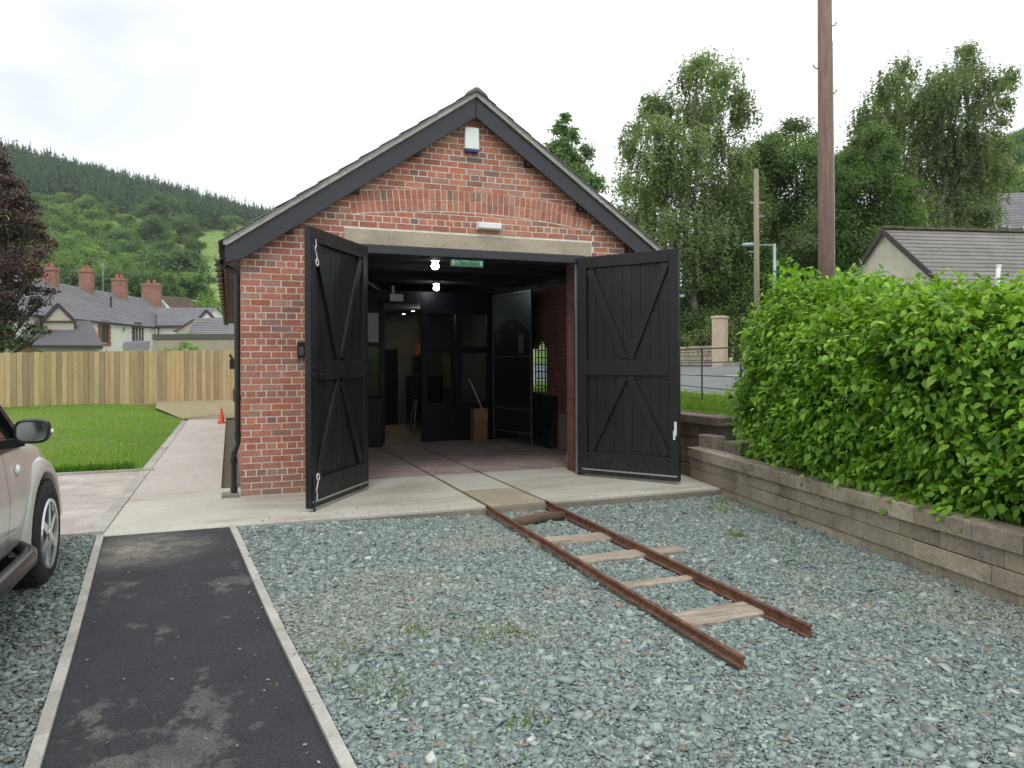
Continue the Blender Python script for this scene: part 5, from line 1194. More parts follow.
# flares, wheels, boards, mirror, lamps
for side in (1, -1):
    for yw in (WF, WR):
        g = MB(); xs_ = CXc+side*(hw_(yw)+.002); n = 20; V = []; 
        for k in range(n+1):
            t_ = .10+(PI+.12)*k/n; c_, s_ = math.cos(t_), math.sin(t_)
            for r_, o_2 in ((AR-.012,-.10),(AR-.012,.022),(AR+.01,.036),(AR+.04,.034),(AR+.075,.015),(AR+.10,-.02)): V.append((xs_+side*o_2, CYc+yw+r_*c_, max(RW+r_*s_, .33)))
        F = [(k*6+i, k*6+i+1, (k+1)*6+i+1, (k+1)*6+i) for k in range(n) for i in range(5)]
        if side < 0: F = [f[::-1] for f in F]
        g.add(V, F); g.build('fender_flare', M_paint, car, smooth=True)
        xw = CXc+side*.835
        w0 = thing_part = bpy.data.objects.new('wheel', None); COL.objects.link(w0); w0.parent = car; w0.location = Vector((xw, CYc+yw, RW))-ORG[car.name]; ORG[w0.name] = Vector((0,0,0))
        if side > 0: w0.rotation_euler.z = 0
        t_ = MB(); sd_ = side; t_.lathe([(.235,-.10),(.27,-.122),(.34,-.125),(.375,-.105),(.385,-.07),(.386,.07),(.375,.105),(.34,.125),(.27,.122),(.235,.10)], (0,0,0), 'x', 40); t_.build('tyre', pbr('tyre_rubber', (.018,.018,.019), (.03,.029,.027), scale=8, rough=.8, bscale=50, bstr=.5), w0, local=True, smooth=True)
        t_ = MB()
        for k in range(36):
            a_ = 2*PI*k/36; 
            for xx in (-.085,-.03,.03,.085): t_.box(-.02+xx,.02+xx,-.014,.014,.384,.392, M=Matrix.Rotation(a_+(.05 if xx in (-.03,.085) else 0), 4, 'X'))
        t_.build('tread', MATS['tyre_rubber'], w0, local=True)
        t_ = MB(); t_.lathe([(.245,side*-.08),(.252,side*.118),(.245,side*.130),(.225,side*.124),(.215,side*.02),(.215,side*-.08)], (0,0,0), 'x', 40)
        for k in range(6):
            Mr = Matrix.Rotation(2*PI*k/6, 4, 'X'); xa_, xb_ = sorted((side*.070, side*.122))
            t_.hexa([Mr @ Vector(q_) for q_ in [(xa_,-.035,.04),(xb_,-.035,.04),(xb_,.035,.04),(xa_,.035,.04),(xa_,-.028,.232),(xb_,-.022,.232),(xb_,.022,.232),(xa_,.028,.232)]])
        t_.lathe([(0,side*.13),(.045,side*.128),(.06,side*.11),(.075,side*.06)], (0,0,0), 'x', 20); t_.build('rim', flat('alloy', (.55,.56,.57), .25, .9) if 'alloy' not in MATS else MATS['alloy'], w0, local=True)
        t_ = MB(); t_.lathe([(0,side*.0),(.215,side*.0)], (0,0,0), 'x', 24); t_.build('brake_disc', M_iron, w0, local=True)
    g = MB(); xb = CXc+side*.985
    pth = [(xb-side*.12,CYc-.98,.42),(xb,CYc-.86,.38),(xb,CYc+.70,.38),(xb-side*.03,CYc+.86,.385),(xb-side*.12,CYc+.93,.43)]
    g.tube(pth, [.045,.055,.055,.05,.04], 14); g.build('running_board', flat('dark_chrome', (.05,.05,.05), .3, .4) if 'dark_chrome' not in MATS else MATS['dark_chrome'], car, smooth=True)
    xm, ym, zm = CXc+side*1.135, CYc+.14+.02, 1.228
    g = MB()
    def rr(w_, h, y, n=28, cx=0, e=3.2): return [Vector((xm+cx+math.copysign(abs(math.cos(a))**(2/e), math.cos(a))*w_, y, zm+math.copysign(abs(math.sin(a))**(2/e), math.sin(a))*h)) for a in np.linspace(0, 2*PI, n, endpoint=False)]
    rings = [rr(.073,.054,ym-.052), rr(.081,.064,ym-.055), rr(.086,.069,ym-.045), rr(.086,.069,ym), rr(.08,.058,ym+.05), rr(.05,.035,ym+.08)]
    n = 28; V = [p_ for r_ in rings for p_ in r_]; F = [(i*n+k, (i+1)*n+k, (i+1)*n+(k+1)%n, i*n+(k+1)%n) for i in range(5) for k in range(n)]+[tuple((5*n)+k for k in range(n))]
    g.add(V, F); mr = g.build('mirror', M_plastic, car, smooth=True)
    g = MB(); g.add(rr(.074,.055,ym-.048), [tuple(range(n))[::-1]]); g.build('mirror_glass', M_mir, mr)
    g = MB(); g.bar((CXc+side*.86,ym+.05,1.135), (xm-side*.06,ym+.01,1.165), .07, .05); g.build('mirror_arm', M_plastic, mr)
    g = MB(); g.tube([(xm+side*.082,ym+.02,zm-.02),(xm+side*.086,ym-.005,zm)], .014, 8); g.build('indicator', M_white, mr)
    g = MB(); g.lathe([(0,side*.02),(.03,side*.016),(.04,side*0)], (CXc+side*.905, CYc+.80, .93), 'x', 14); g.build('side_indicator', M_white, car, smooth=True)
    g = MB(); g.box(CXc+side*.62-.16, CXc+side*.62+.16, CYc+2.12, CYc+2.27, .68, .84); g.build('headlight', M_cg, car, bevel=.03)
    g = MB(); g.box(CXc+side*.78-.06, CXc+side*.78+.06, CYc-2.37, CYc-2.33, .7, 1.0); g.build('tail_light', flat('red_lens', (.3,.01,.01), .2) if 'red_lens' not in MATS else MATS['red_lens'], car)
# ------------------------------------------------------------------ foliage
def leaf_quads(P, size, cols, up=.25, asp=.62, O=None):
    """one diamond leaf per point, random attitude"""
    n = len(P); a = RNG.normal(size=(n,3)); a[:,2] *= .6; a /= np.linalg.norm(a, axis=1, keepdims=True)
    r = RNG.normal(size=(n,3)); r[:,2] += up*2
    if O is not None: r = r*.55+O*1.0; r[:,2] += .25; a = a-r*(np.sum(a*r,1)/np.sum(r*r,1))[:,None]*.85; a /= np.linalg.norm(a, axis=1, keepdims=True)+1e-9
    b = np.cross(a, r); b /= np.linalg.norm(b, axis=1, keepdims=True)+1e-9
    s = (size*RNG.uniform(.6,1.35,n))[:,None]; 
    V = np.stack([P-a*s*.5, P+b*s*asp*.5, P+a*s*.5, P-b*s*asp*.5], 1).reshape(-1,3)
    F = np.arange(4*n).reshape(-1,4); return V, F, cols
def clump_points(c, r, n, sub=14, flat=.75, droop=0, spread=.33):
    c = np.array(c); k = RNG.normal(size=(sub,3)); k /= np.linalg.norm(k, axis=1, keepdims=True)
    k *= r*RNG.uniform(.35, 1.0, (sub,1)); k[:,2] *= flat
    idx = RNG.integers(0, sub, n); P = c+k[idx]+RNG.normal(size=(n,3))*r*spread*np.array([1,1,.8])*RNG.uniform(.5,1.1,(sub,1))[idx]
    if droop:
        ns = sub*5; st = c+k[RNG.integers(0, sub, ns)]+RNG.normal(size=(ns,3))*r*.38; j = RNG.integers(0, ns, n); m = RNG.uniform(size=n) < .72
        L = r*droop*RNG.uniform(.4, 1.2, ns); t = RNG.uniform(0, 1, n)
        Q = st[j]+np.stack([RNG.normal(0, .03*r+.02, n), RNG.normal(0, .03*r+.02, n), -t*L[j]+.1*r], 1); P = np.where(m[:,None], Q, P)
    return P, idx
def tree(name, label, base, clumps, cols, leaf=.16, dens=260, droop=0, trunk_r=.18, bark=None, cat='tree', group=None, sub=14, lean=0, jitter=.12, m=None, spread=.33, cols2=None, zlow=None, limb=.28):
    t = thing(name, base, label, cat, group); base = Vector(base)
    PP = []; CC_ = []; OO = []
    for ci, (c, r) in enumerate(clumps):
        n = int(dens*r*r); P, idx = clump_points(c, r, n, sub, droop=droop, spread=spread)
        cc = cols[RNG.integers(0, len(cols), max(idx)+1)][idx]*RNG.uniform(.8,1.2,(n,1))*(1+RNG.normal(0, jitter))
        if cols2 is not None:
            lo = (P[:,2] < zlow+RNG.normal(0,.5,n)); cc[lo] = (cols2[RNG.integers(0, len(cols2), n)]*RNG.uniform(.8,1.2,(n,1)))[lo]
        PP.append(P); CC_.append(cc); o_v = (P-np.array(c)); OO.append(o_v/(np.linalg.norm(o_v, axis=1, keepdims=True)+1e-6))
    P = np.concatenate(PP); C = np.concatenate(CC_); V, F, C = leaf_quads(P, leaf, C, O=np.concatenate(OO))
    np_mesh('crown', V, F, m or M_leaf, C, parent=t)
    g = MB(); top = max(clumps, key=lambda q_: q_[0][2])[0]; top = Vector(top); H = top.z-base.z
    cx = sum(c[0]*r for c, r in clumps)/sum(r for c, r in clumps); cy = sum(c[1]*r for c, r in clumps)/sum(r for c, r in clumps)
    sp = [base-Vector((0,0,.4)), base.lerp(Vector((cx,cy,base.z+H*.35)), .6), Vector((cx,cy,base.z+H*.45)), Vector(((cx+top.x)/2,(cy+top.y)/2,base.z+H*.72)), top]
    sp[1].z = base.z+H*.22
    g.tube(sp, [trunk_r*1.25, trunk_r, trunk_r*.75, trunk_r*.42, .02], 9)
    for c, r in clumps:
        c = Vector(c); f = max(.12, min(.85, (c.z-base.z)/H-.22)); k = f*4; i = min(3, int(k)); s_ = sp[i].lerp(sp[i+1], k-i)
        md = s_.lerp(c, .55)+Vector((random.uniform(-.1,.1)*r, random.uniform(-.1,.1)*r, .12*r)); g.tube([s_, md, c], [trunk_r*limb, trunk_r*limb*.6, .015], 5)
        for _ in range(4):
            e = c+Vector((random.gauss(0,.5)*r, random.gauss(0,.5)*r, random.gauss(0,.4)*r)); g.tube([md, md.lerp(e,.6)+Vector((0,0,.06*r)), e], [trunk_r*.12, trunk_r*.07, .008], 4)
    g.build('trunk', bark or M_bark, t)
    return t
def pxc(L, D, sp=1.0, k=1.0):   # clumps laid out from apparent positions, given their own distances
    out_ = []
    for u, v, r in L: Dd = D+random.uniform(-1,1)*sp; out_.append((tuple(at(u, v, Dd)), r*D/FPX*k))
    return out_
G1 = np.array([(.18,.25,.10),(.215,.28,.12),(.15,.22,.09),(.24,.295,.135)])
G2 = np.array([(.125,.20,.068),(.15,.23,.078),(.10,.17,.06)])
G3 = np.array([(.13,.225,.055),(.16,.26,.06),(.105,.195,.05)])
def gb(u, D, z=1.5): p = at(u, 363, D); return (p.x, p.y, z)
tree('birch_tree', 'tallest feathery birch with drooping twigs just beyond the right door', gb(705,45), pxc([(700,62,15),(722,75,16),(688,82,16),(738,95,14),(742,115,13),(712,108,20),(692,118,18),(655,100,13),(668,108,13),(648,118,11),(636,130,9),(630,150,14),(660,130,16),(655,160,22),(690,150,24),(720,145,20),(740,160,16),(628,185,14),(645,200,20),(680,190,28),(720,190,26),(745,200,18),(625,212,11),(645,235,18),(675,230,28),(715,230,28),(650,258,18),(690,265,28),(665,175,16),(705,215,22),(640,225,14),(755,215,14)], 45, 2.2, 1.08), G1, leaf=.17, dens=1700, droop=1.3, trunk_r=.19, limb=.14, bark=M_birchbark)
tree('alder_tree', 'dark alder between the tall birch and the thick brown pole', gb(790,50), pxc([(778,140,13),(796,128,12),(765,148,12),(785,160,22),(810,150,16),(820,165,16),(768,180,22),(800,190,26),(835,178,18),(845,190,16),(760,205,20),(785,220,26),(820,220,26),(770,250,26),(800,255,28),(835,250,24),(850,225,20),(745,225,20),(790,285,26),(830,285,24),(845,160,14),(856,150,10),(755,165,14),(750,185,16)], 50, 2.5, 1.15), G2, leaf=.19, dens=1500, trunk_r=.2, limb=.14)
tree('birch_tree', 'broad birch with drooping outer branches above the bungalow roof', gb(935,52), pxc([(968,52,10),(972,68,14),(955,80,16),(940,88,14),(985,85,14),(1012,76,8),(1004,84,10),(1008,104,8),(1003,122,7),(998,135,6),(905,72,13),(890,88,15),(880,105,15),(868,115,12),(862,125,10),(905,105,20),(930,105,20),(955,110,22),(985,110,14),(900,130,18),(930,135,22),(960,140,22),(985,140,14),(870,135,14),(885,150,16),(930,160,24),(965,165,24),(905,170,20),(990,165,14),(940,190,26),(975,195,22),(910,200,20),(950,220,26),(985,215,16),(925,240,22),(965,245,18),(1000,150,14),(1005,170,14),(860,150,14),(875,170,16)], 52, 2.8, 1.12), G1*.92, leaf=.18, dens=1500, droop=1.1, trunk_r=.22, limb=.14, bark=M_birchbark)
tree('ash_tree', 'mid green ash in front of the broad birch beside the thick pole', gb(870,44), pxc([(872,140,13),(860,160,14),(885,160,14),(858,185,18),(885,185,20),(905,195,14),(850,210,18),(878,215,22),(905,220,16),(845,238,18),(870,245,24),(900,248,18),(860,270,22),(890,272,16),(840,265,14),(845,200,14),(845,220,16)], 44, 2, 1.15), G3*.85, leaf=.18, dens=1600, trunk_r=.14, limb=.14)
tree('maple_tree', 'dark green maple filling behind the birch and the open door', gb(735,54,1), pxc([(620,240,14),(635,260,16),(650,280,16),(850,235,20),(840,260,20),(825,290,20),(735,215,26),(765,230,24),(700,255,26),(735,265,28),(770,270,26),(700,300,26),(740,310,28),(780,310,26),(810,300,24),(680,320,20),(660,300,18)], 54, 1.5), G2*.95, leaf=.24, dens=1100, trunk_r=.18, limb=.14)  # leaf tones close to the alder's darker green
tree('hawthorn_bush', 'spreading hawthorn behind the slim pole and the street lamp', gb(725,45), pxc([(738,232,14),(720,245,20),(745,252,20),(700,262,16),(765,258,16),(712,280,24),(745,280,26),(695,300,20),(735,308,26),(775,285,22),(705,325,20),(740,335,20),(690,338,12),(765,320,22)], 45, 1.4), G3*.8, leaf=.17, dens=1300, trunk_r=.12)
tree('hawthorn_bush', 'rounded bush with pale blossom between the lamp and the thick pole', gb(800,43), pxc([(795,240,14),(812,248,16),(788,262,20),(815,270,20),(800,290,24),(785,310,22),(825,300,20),(812,325,24),(835,320,18),(850,300,18)], 46, 1.4), np.concatenate([G2*1.15, G2*1.25, [(.30,.32,.24)]]), leaf=.17, dens=1200, trunk_r=.12)
tree('poplar_tree', 'leafy tree top rising behind the right roof slope of the shed', gb(568,62,0), pxc([(566,118,7),(560,130,10),(574,136,10),(553,150,12),(570,155,13),(588,152,9),(545,165,11),(556,160,12),(566,145,12),(578,165,12),(598,188,8),(548,180,12),(560,172,14),(580,175,13),(595,180,9),(568,192,14),(588,200,11),(575,215,14),(590,235,14),(570,250,16)], 62, 1.3), G2*1.25, leaf=.27, dens=900, trunk_r=.14, limb=.14)
tree('laburnum_tree', 'small leafy tree hiding the end of the white house', gb(990,50,2), pxc([(988,215,12),(980,235,12),(995,240,8),(975,255,10),(965,262,10)], 50, 1), G1, leaf=.18, dens=1200, trunk_r=.08)
for u, D, hh in ((655,52,6),(672,47,5),(690,50,4.4)):
    p = gb(u, D, 1); c_ = [((p[0]+random.uniform(-1,1), p[1]+random.uniform(-1,1), 1+hh*f), 1.8) for f in (.25,.5,.75,.95)]
    tree('elder_bush', 'dark elder bush low behind the open right door', p, c_, G2, leaf=.24, dens=420, trunk_r=.1, group='elder bushes by the road')
# ivy and scrub behind the roadside wall
tree('ivy_bank', 'mound of ivy and dry grass above the roadside wall', gb(700,34.5), pxc([(690,338,11),(705,335,12),(728,332,12),(742,345,12),(735,325,12),(715,322,12),(752,352,12)], 34.5, .5), np.concatenate([G2, [(.20,.19,.08)]]), leaf=.11, dens=700, trunk_r=.06, cat='bush')
# copper beech
G4 = np.array([(.060,.032,.034),(.08,.042,.042),(.045,.026,.028),(.12,.065,.06)]); G5 = np.array([(.05,.10,.022),(.07,.13,.025),(.035,.06,.02)])
tree('copper_beech', 'dark purple copper beech with green lowest branches at the left', gb(-22,33,0), pxc([(-20,150,26),(8,178,14),(0,165,12),(22,192,9),(30,205,9),(15,205,18),(-10,200,26),(36,222,10),(25,232,16),(45,236,8),(52,242,6),(5,230,24),(40,250,10),(10,260,24),(-15,250,30),(35,268,12),(28,285,15),(50,290,7),(5,290,22),(-20,290,26),(38,302,10),(20,312,15),(0,320,18),(32,325,9),(-15,320,22),(28,338,7),(8,338,12),(44,330,6)], 33, 1.6), G4, leaf=.155, dens=1150, limb=.12, trunk_r=.26, cols2=G5, zlow=at(0,322,33).z, jitter=.2, m=leaf_mat('leaf_copper', .2), spread=.30)
tree('garden_shrub', 'leafy grass green shrub showing over the fence top', gb(183,39,0), pxc([(168,350,6),(180,346,8),(192,347,7),(176,352,8),(198,352,5),(160,354,4)], 39, .4), G3*1.4, leaf=.12, dens=900, trunk_r=.03, cat='shrub')
tree('garden_shrub', 'small bright shrub in front of the slate cottage wall', gb(183,48,0), pxc([(180,335,4),(190,334,4),(185,339,5)], 48, .4), G3*1.4, leaf=.12, dens=900, trunk_r=.03, cat='shrub')
tree('garden_shrub', 'low plant over the fence below the white terrace', gb(108,38,0), pxc([(106,351,3.5),(112,352,3),(128,352,3),(118,354,3)], 38, .3), G3*1.2, leaf=.10, dens=900, trunk_r=.02, cat='shrub')
tree('rowan_tree', 'bright leafy tree beyond the outbuilding roof by the shed eaves', gb(205,75,0), pxc([(200,300,9),(208,296,8),(215,305,8),(203,312,9),(213,318,8),(195,306,6)], 75, 1), G3*1.1, leaf=.25, dens=200, trunk_r=.12)

# hillside broadleaf trees: a few kinds, each copied
def hill_tree_proto(seed, cols, H=9.0, flat=1.0):
    cl_ = [((random.uniform(-.34,.34)*H, random.uniform(-.34,.34)*H, H*random.uniform(.22,.78)*flat), H*random.uniform(.17,.25)) for _ in range(15)]
    t = tree('broadleaf_tree', ('mid green rounded tree','dark green rounded tree','bright yellow-green rounded tree','olive green larger tree')[seed]+' on the hillside below the conifer wood', (0,0,0), cl_, cols, leaf=.55, dens=90, trunk_r=.16, limb=.1, sub=10, group='trees on the lower hillside', jitter=.08)
    return t
H1 = np.array([(.15,.25,.06),(.175,.275,.065),(.125,.22,.06)]); H2 = np.array([(.085,.155,.06),(.10,.175,.06)]); H3 = np.array([(.22,.33,.065),(.19,.30,.07)])
protos = [hill_tree_proto(i, c, f) for i, (c, f) in enumerate(((H1,9),(H2,9),(H3,8.5),(H1*.85,10)))]
spots = []
random.seed(21)
for u, v, s, k in ((165,222,2.1,1),(150,240,1.5,1),(185,235,1.4,1),(130,270,1.4,1),(180,285,1.6,1),(160,275,1.3,0),(100,222,1.2,0),(75,235,1.2,0),(110,235,1.1,2),(230,225,1.2,0),(225,240,.9,1),(237,215,1.1,2),(185,270,.8,0),(60,215,1.1,2),(85,205,1.1,2),(45,225,1.2,0),(120,250,1.2,1),(95,265,1.2,2),(65,270,1.1,0),(60,255,1.2,0),(80,285,1.0,2),(140,255,1.1,0),(105,285,1.0,2),(70,212,1.0,0),(108,212,1.0,3)):
    spots.append((u, v, s, k))
for _ in range(95):
    u = random.uniform(20, 212) ; v = random.uniform(200, 290); spots.append((u, v, random.uniform(.75,1.25), random.choice((0,1,2,3,0,3))))
for u in (40,60,80,100,120,140,155,170,190,75,130,110): spots.append((u+random.uniform(-6,6), 293+random.uniform(-6,6), random.uniform(.8,1.2), random.choice((0,1,3))))
for _ in range(12): spots.append((random.uniform(226,262), random.uniform(212,262), random.uniform(.8,1.2), random.choice((0,1,3))))
for _ in range(26): spots.append((random.uniform(955,1040), random.uniform(118,215), random.uniform(.7,1.1), random.choice((0,1,3,0))))
for u in (1004,1022): spots.append((u, 104, .8, 1))
def hit(u, v):   # where the sight line through the tree's middle meets the slope
    for r in np.linspace(70, 560, 250):
        p = at(u, v, r); 
        if float(hill(np.array([p.x]), np.array([p.y]))[0]) >= p.z-3: return p, r
    return None, None
placed = 0
for u, v, s, k in spots:
    if 196 < u < 226 and v < 300 and s < 1.3: continue
    p, r = hit(u, v)
    if p is None: continue
    z = float(hill(np.array([p.x]), np.array([p.y]))[0])
    src = protos[k]; o = src if not src.get('used') else copy_tree(src)
    src['used'] = 1
    o.location = (p.x, p.y, z-.6); o.scale = (s*random.uniform(.9,1.15),)*2+(s,); o.rotation_euler.z = random.uniform(0, 6.28); placed += 1
    if u > 900: o['label'] = 'broadleaf tree on the steep slope above the white house'; o['group'] = 'trees on the right slope'
for o in list(COL.objects):
    if 'used' in o: del o['used']
# conifer wood
def conifers():
    P = []; 
    while len(P) < 12500:
        r = random.uniform(230, 640); u = random.uniform(-140, 420); p = at(u, 300, r)
        vv = float(np.interp(u, [-140,0,40,100,200,235,255,280,420], [200,196,200,212,224,228,236,244,330]))+6*math.sin(u*.07)
        z = float(hill(np.array([p.x]), np.array([p.y]))[0]); ve = VH-(z-CAM.z)/r*FPX
        if ve < vv: P.append((p.x, p.y, z))
    P = np.array(P); n = len(P); h = np.clip(RNG.normal(11, 2.2, n), 6, 17); w_ = h*RNG.uniform(.18,.26,n); V = []; F = []; C = []
    cols = np.array([(.040,.090,.040),(.050,.108,.046),(.034,.078,.038),(.062,.122,.048)])
    K = 34; idx = np.repeat(np.arange(n), K); t = RNG.uniform(0, 1, n*K)**.8; a = RNG.uniform(0, 2*PI, n*K)
    rad = w_[idx]*(1-t)*RNG.uniform(.6,1.25,n*K)+.08; zz = h[idx]*(.18+.82*t); c, s_ = np.cos(a), np.sin(a); da = RNG.uniform(.35,.7,n*K)*(.6+.6*(1-t))
    ctr = P[idx]
    A_ = ctr+np.stack([0*c, 0*c, zz+.9], 1); B1 = ctr+np.stack([rad*np.cos(a-da), rad*np.sin(a-da), zz-.5], 1); B2 = ctr+np.stack([rad*np.cos(a+da), rad*np.sin(a+da), zz-.5], 1)
    V = np.stack([A_, B1, B2], 1).reshape(-1,3); F = np.arange(len(V)).reshape(-1,3)
    tc_ = cols[RNG.integers(0, 4, n)]*RNG.uniform(.8,1.25,(n,1)); C = tc_[idx]*RNG.uniform(.8,1.2,(n*K,1))
    br = (np.sin(P[:,0]*.02+1)*np.sin(P[:,1]*.024) > .93); 
    set_props(np_mesh('conifer_wood', V, F, M_leaf, C), kind='stuff')
conifers()

# ------------------------------------------------------------------ hedge
def big_leaves(P, Nrm, size, cols):
    n = len(P); dn = np.tile(np.array([0,0,-1.0]), (n,1)); out_ = Nrm+RNG.normal(0,.35,(n,3)); out_ /= np.linalg.norm(out_, axis=1, keepdims=True)
    ln = dn*RNG.uniform(.15,.9,(n,1))+out_*RNG.uniform(.5,1.0,(n,1))+RNG.normal(0,.45,(n,3)); ln /= np.linalg.norm(ln, axis=1, keepdims=True)
    nm = out_*.7+np.array([0,0,.9])+RNG.normal(0,.35,(n,3)); sd_ = np.cross(ln, nm); sd_ /= np.linalg.norm(sd_, axis=1, keepdims=True)+1e-9; nm = np.cross(sd_, ln)
    s = (size*RNG.uniform(.55,1.3,n))[:,None]; w_ = s*.30
    T = [P, P+ln*s*.30+sd_*w_-nm*s*-.05, P+ln*s*.38-nm*s*.02, P+ln*s*.30-sd_*w_-nm*s*-.05, P+ln*s*.66+sd_*w_*.72, P+ln*s*.70-nm*s*.07, P+ln*s*.66-sd_*w_*.72, P+ln*s-nm*s*.16]
    V = np.stack(T, 1).reshape(-1,3); f = np.array([(0,1,2,2),(0,2,3,3),(1,4,5,2),(2,5,6,3),(4,7,5,5),(5,7,6,6)])
    tri = np.array([(0,1,2),(0,2,3),(4,7,5),(5,7,6),(1,4,5),(1,5,2),(2,5,6),(2,6,3)]); F = (np.arange(n)[:,None,None]*8+tri[None]).reshape(-1,3)
    return V, F, np.repeat(cols, 8, 0)
hg = thing('hedge', (6.1, -4, .4), 'big bright green leafy hedge bulging over the low block wall', 'hedge')
blobs = []
random.seed(5)
y = -1.35
def hx(y): return wall_x(y)+.61
for y in np.arange(-2.02, -8.6, -.42):
    top = float(np.interp(y, [-8,-6,-5,-4,-3,-2.4,-1.9,-1.5], [1.46,1.50,1.58,1.68,1.84,2.0,1.95,1.72]))+.06*math.sin(y*2.1)+.05*math.sin(y*5+1)
    for z in np.arange(.85, top, .36):
        bulge = .17*math.sin(y*1.9+z*2.3)+.13*math.sin(y*4.1-z*3)
        prof_ = .18 if .9 < z < 1.9 else 0
        blobs.append((hx(y)-prof_-bulge+random.uniform(-.08,.08), y+random.uniform(-.12,.12), z+random.uniform(-.08,.08), random.uniform(.38,.60)))
        blobs.append((hx(y)+.85, y, z, .55))
    blobs.append((hx(y)-.08+random.uniform(-.1,.1), y, .62, .42)); blobs.append((hx(y)+.5, y, .7, .5))
    if y < -2.5 and math.sin(y*2.3) > -.2: blobs.append((hx(y)-.42, y, .60, random.uniform(.20,.30)))
    if random.random() < .8 and y < -2: blobs.append((hx(y)+random.uniform(.0,.5), y, top+.05, random.uniform(.30,.38)))
Bc = np.array(blobs); ctr = Bc[:,:3]; rad = Bc[:,3]
def hedge_leaves(n, inner=False):
    i = RNG.choice(len(Bc), n, p=rad**2/np.sum(rad**2)); d_ = RNG.normal(size=(n,3)); d_ /= np.linalg.norm(d_, axis=1, keepdims=True)
    rr_ = rad[i]*(RNG.uniform(.80,1.10,n) if not inner else RNG.uniform(.4,.8,n)); P = ctr[i]+d_*rr_[:,None]
    # drop leaves buried deep in other blobs
    keep_ = np.ones(n, bool)
    for k in range(len(Bc)):
        dd_ = np.linalg.norm(P-ctr[k], axis=1); keep_ &= ~((dd_ < rad[k]*.72) & (i != k))
    keep_ &= (P[:,2] > .40) & (P[:,1] < -1.50-.25*np.sin(P[:,2]*3)) & (P[:,0] > np.array([wall_x(q_) for q_ in P[:,1]])-.10-.12*(P[:,2] > .5))
    keep_ &= ~((P[:,0] > hx(-4)+1.2) & (P[:,2] < 1.6))
    # thin patches where the inside shows
    th = np.sin(P[:,1]*3.1+P[:,2]*2.7)+np.sin(P[:,1]*7.3-P[:,2]*5.1)*.7+np.sin(P[:,2]*9+P[:,1]*2)*.4
    keep_ &= RNG.uniform(size=n) < np.clip(1.0-.5*(th > .9), 0, 1)
    return P[keep_], d_[keep_]
P, d_ = hedge_leaves(260000)
# clusters: leaves gather at shoot tips
sh_i = RNG.integers(0, len(P), 17000); tips = P[sh_i]; td = d_[sh_i]; k = RNG.integers(0, 17000, 140000)
P2 = tips[k]+RNG.normal(0, .045, (140000,3))+td[k]*RNG.uniform(-.10,.08,(140000,1)); d2 = td[k]
tone = np.sin(P2[:,1]*1.7+.5)*.5+np.sin(P2[:,2]*3.1+P2[:,1]*2.3)*.5
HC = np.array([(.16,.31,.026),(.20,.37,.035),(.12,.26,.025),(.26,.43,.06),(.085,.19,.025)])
ci = RNG.choice(5, len(P2), p=[.3,.25,.22,.13,.10]); C2 = HC[ci]*RNG.uniform(.8,1.2,(len(P2),1)); tipc = RNG.uniform(.85,1.2,17000)[k][:,None]; C2 = C2*tipc
new = (P2[:,2] > 1.9)[:,None]; C2 = np.where(new, C2*np.array([1.15,1.10,.9]), C2)
V, F, C_ = big_leaves(P2, d2, .067*RNG.uniform(.75,1.35,17000)[k], C2)
np_mesh('foliage', V, F, M_leafh, C_, parent=hg)
g = MB()
for k_ in range(360):
    i = random.randrange(len(Bc)); b_ = Vector(ctr[i]); rt0 = Vector((hx(b_.y)+random.uniform(-.4,.3), b_.y+random.uniform(-.2,.2), .3)); e = b_+Vector([random.gauss(0,.22) for _ in range(3)]); e.x = max(e.x, wall_x(e.y)+.28); e.y = min(e.y, -2.1); e.z = min(max(e.z, .6), b_.z+.25); rt0.y = min(rt0.y, -1.9)
    g.tube([rt0, rt0.lerp(e,.5)+Vector((random.uniform(-.1,.1),random.uniform(-.1,.1),.1)), e], [.012,.008,.003], 4)
g.build('stems', M_bark, hg)
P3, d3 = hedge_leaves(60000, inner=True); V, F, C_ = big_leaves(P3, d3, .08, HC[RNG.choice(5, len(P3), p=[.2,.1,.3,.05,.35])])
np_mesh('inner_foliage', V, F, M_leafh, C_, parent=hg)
# arching sprays that stand out from the face and hang over
sp2 = []; nd2 = []
for k_ in range(620):
    i = random.randrange(len(P)); b0 = P[i]; dd_ = d_[i].copy()
    if (dd_[0] > .35 and b0[2] < 1.6) or (b0[1] > -2.3 and dd_[1] > .2): continue
    dd_[2] = abs(dd_[2])*.5+.15; L_ = random.uniform(.12,.34); n_ = int(8+L_*55)
    for j in range(n_):
        t_ = j/n_; sp2.append(b0+dd_*L_*t_+np.array([0,0,.10*t_-.30*t_*t_*L_/.3])+np.array([random.gauss(0,.022) for _ in range(3)])); nd2.append(dd_)
sp2 = np.array(sp2); nd2 = np.array(nd2); V, F, C_ = big_leaves(sp2, nd2, .074, HC[RNG.choice(5, len(sp2), p=[.3,.3,.1,.25,.05])]*RNG.uniform(.95,1.3,(len(sp2),1)))
kz = sp2[:,2] > .38
np_mesh('sprays', V, F, M_leafh, C_, parent=hg)
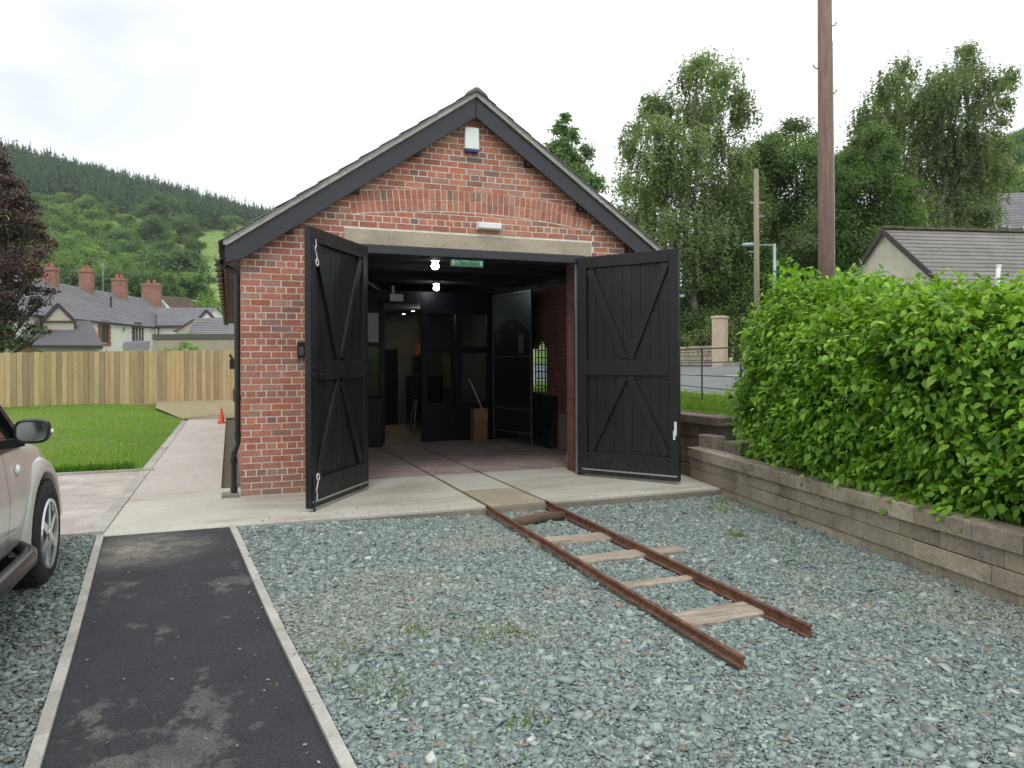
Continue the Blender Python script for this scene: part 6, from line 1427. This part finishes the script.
# upright young shoots on the crest
sp_ = []; 
for k_ in range(130):
    yy = random.uniform(-7.5,-2.0); b0 = np.array([hx(yy)+random.uniform(-.45,.6), yy, 2.28+random.uniform(-.1,.12)]) if yy < -2 else np.array([hx(yy)+random.uniform(-.35,.5), yy, 2.1])
    b0[2] = float(np.interp(yy, [-8,-6,-5,-4,-3,-2.4,-1.9,-1.5], [1.46,1.50,1.58,1.68,1.84,2.0,1.95,1.72]))+random.uniform(.38,.5)
    hgt = random.uniform(.1,.30); ln_ = np.array([random.uniform(-.1,.1), random.uniform(-.1,.1), hgt])
    for j in range(int(6+hgt*30)): sp_.append(b0+ln_*random.random()+np.random.default_rng(k_*50+j).normal(0,.035,3))
sp_ = np.array(sp_); V, F, C_ = big_leaves(sp_, np.tile([0,0,.6],(len(sp_),1))+RNG.normal(0,.5,(len(sp_),3)), .085, HC[RNG.choice(5, len(sp_))]*1.25)
np_mesh('new_shoots', V, F, M_leafh, C_, parent=hg)
# soil bank litter under the hedge is the terrace; ivy trailing on the wall
iv = thing('trailing_plant', (5.15,-3.9,.4), 'small leafy sprig trailing down the face of the low wall', 'plant')
for (yy, zz, nn) in ((-3.35,.32,40),(-3.9,.24,60),(-5.15,.42,30)):
    P = np.stack([np.array([wall_x(yy)-.06]*nn)+RNG.normal(0,.02,nn), yy+RNG.normal(0,.07,nn), zz+RNG.normal(0,.05,nn)], 1); V, F, C_ = big_leaves(P, np.tile([-1.,0,0],(nn,1)), .055, HC[RNG.choice(5, nn)]); np_mesh('sprig', V, F, M_leafh, C_, parent=iv)

# ------------------------------------------------------------------ air
m = bpy.data.materials.new('air'); m.use_nodes = True; nt = m.node_tree; nt.nodes.clear()
o_ = nt.nodes.new('ShaderNodeOutputMaterial'); pv = nt.nodes.new('ShaderNodeVolumePrincipled'); pv.inputs['Color'].default_value = (.90,.95,1,1); pv.inputs['Density'].default_value = .00022; pv.inputs['Anisotropy'].default_value = .2
nt.links.new(pv.outputs[0], o_.inputs['Volume'])
g = MB(); g.box(-2600, 2600, -2600, 2600, -8, 420); o = g.build('haze', m); o['kind'] = 'stuff'
S.cycles.volume_bounces = 0; S.cycles.volume_max_steps = 32
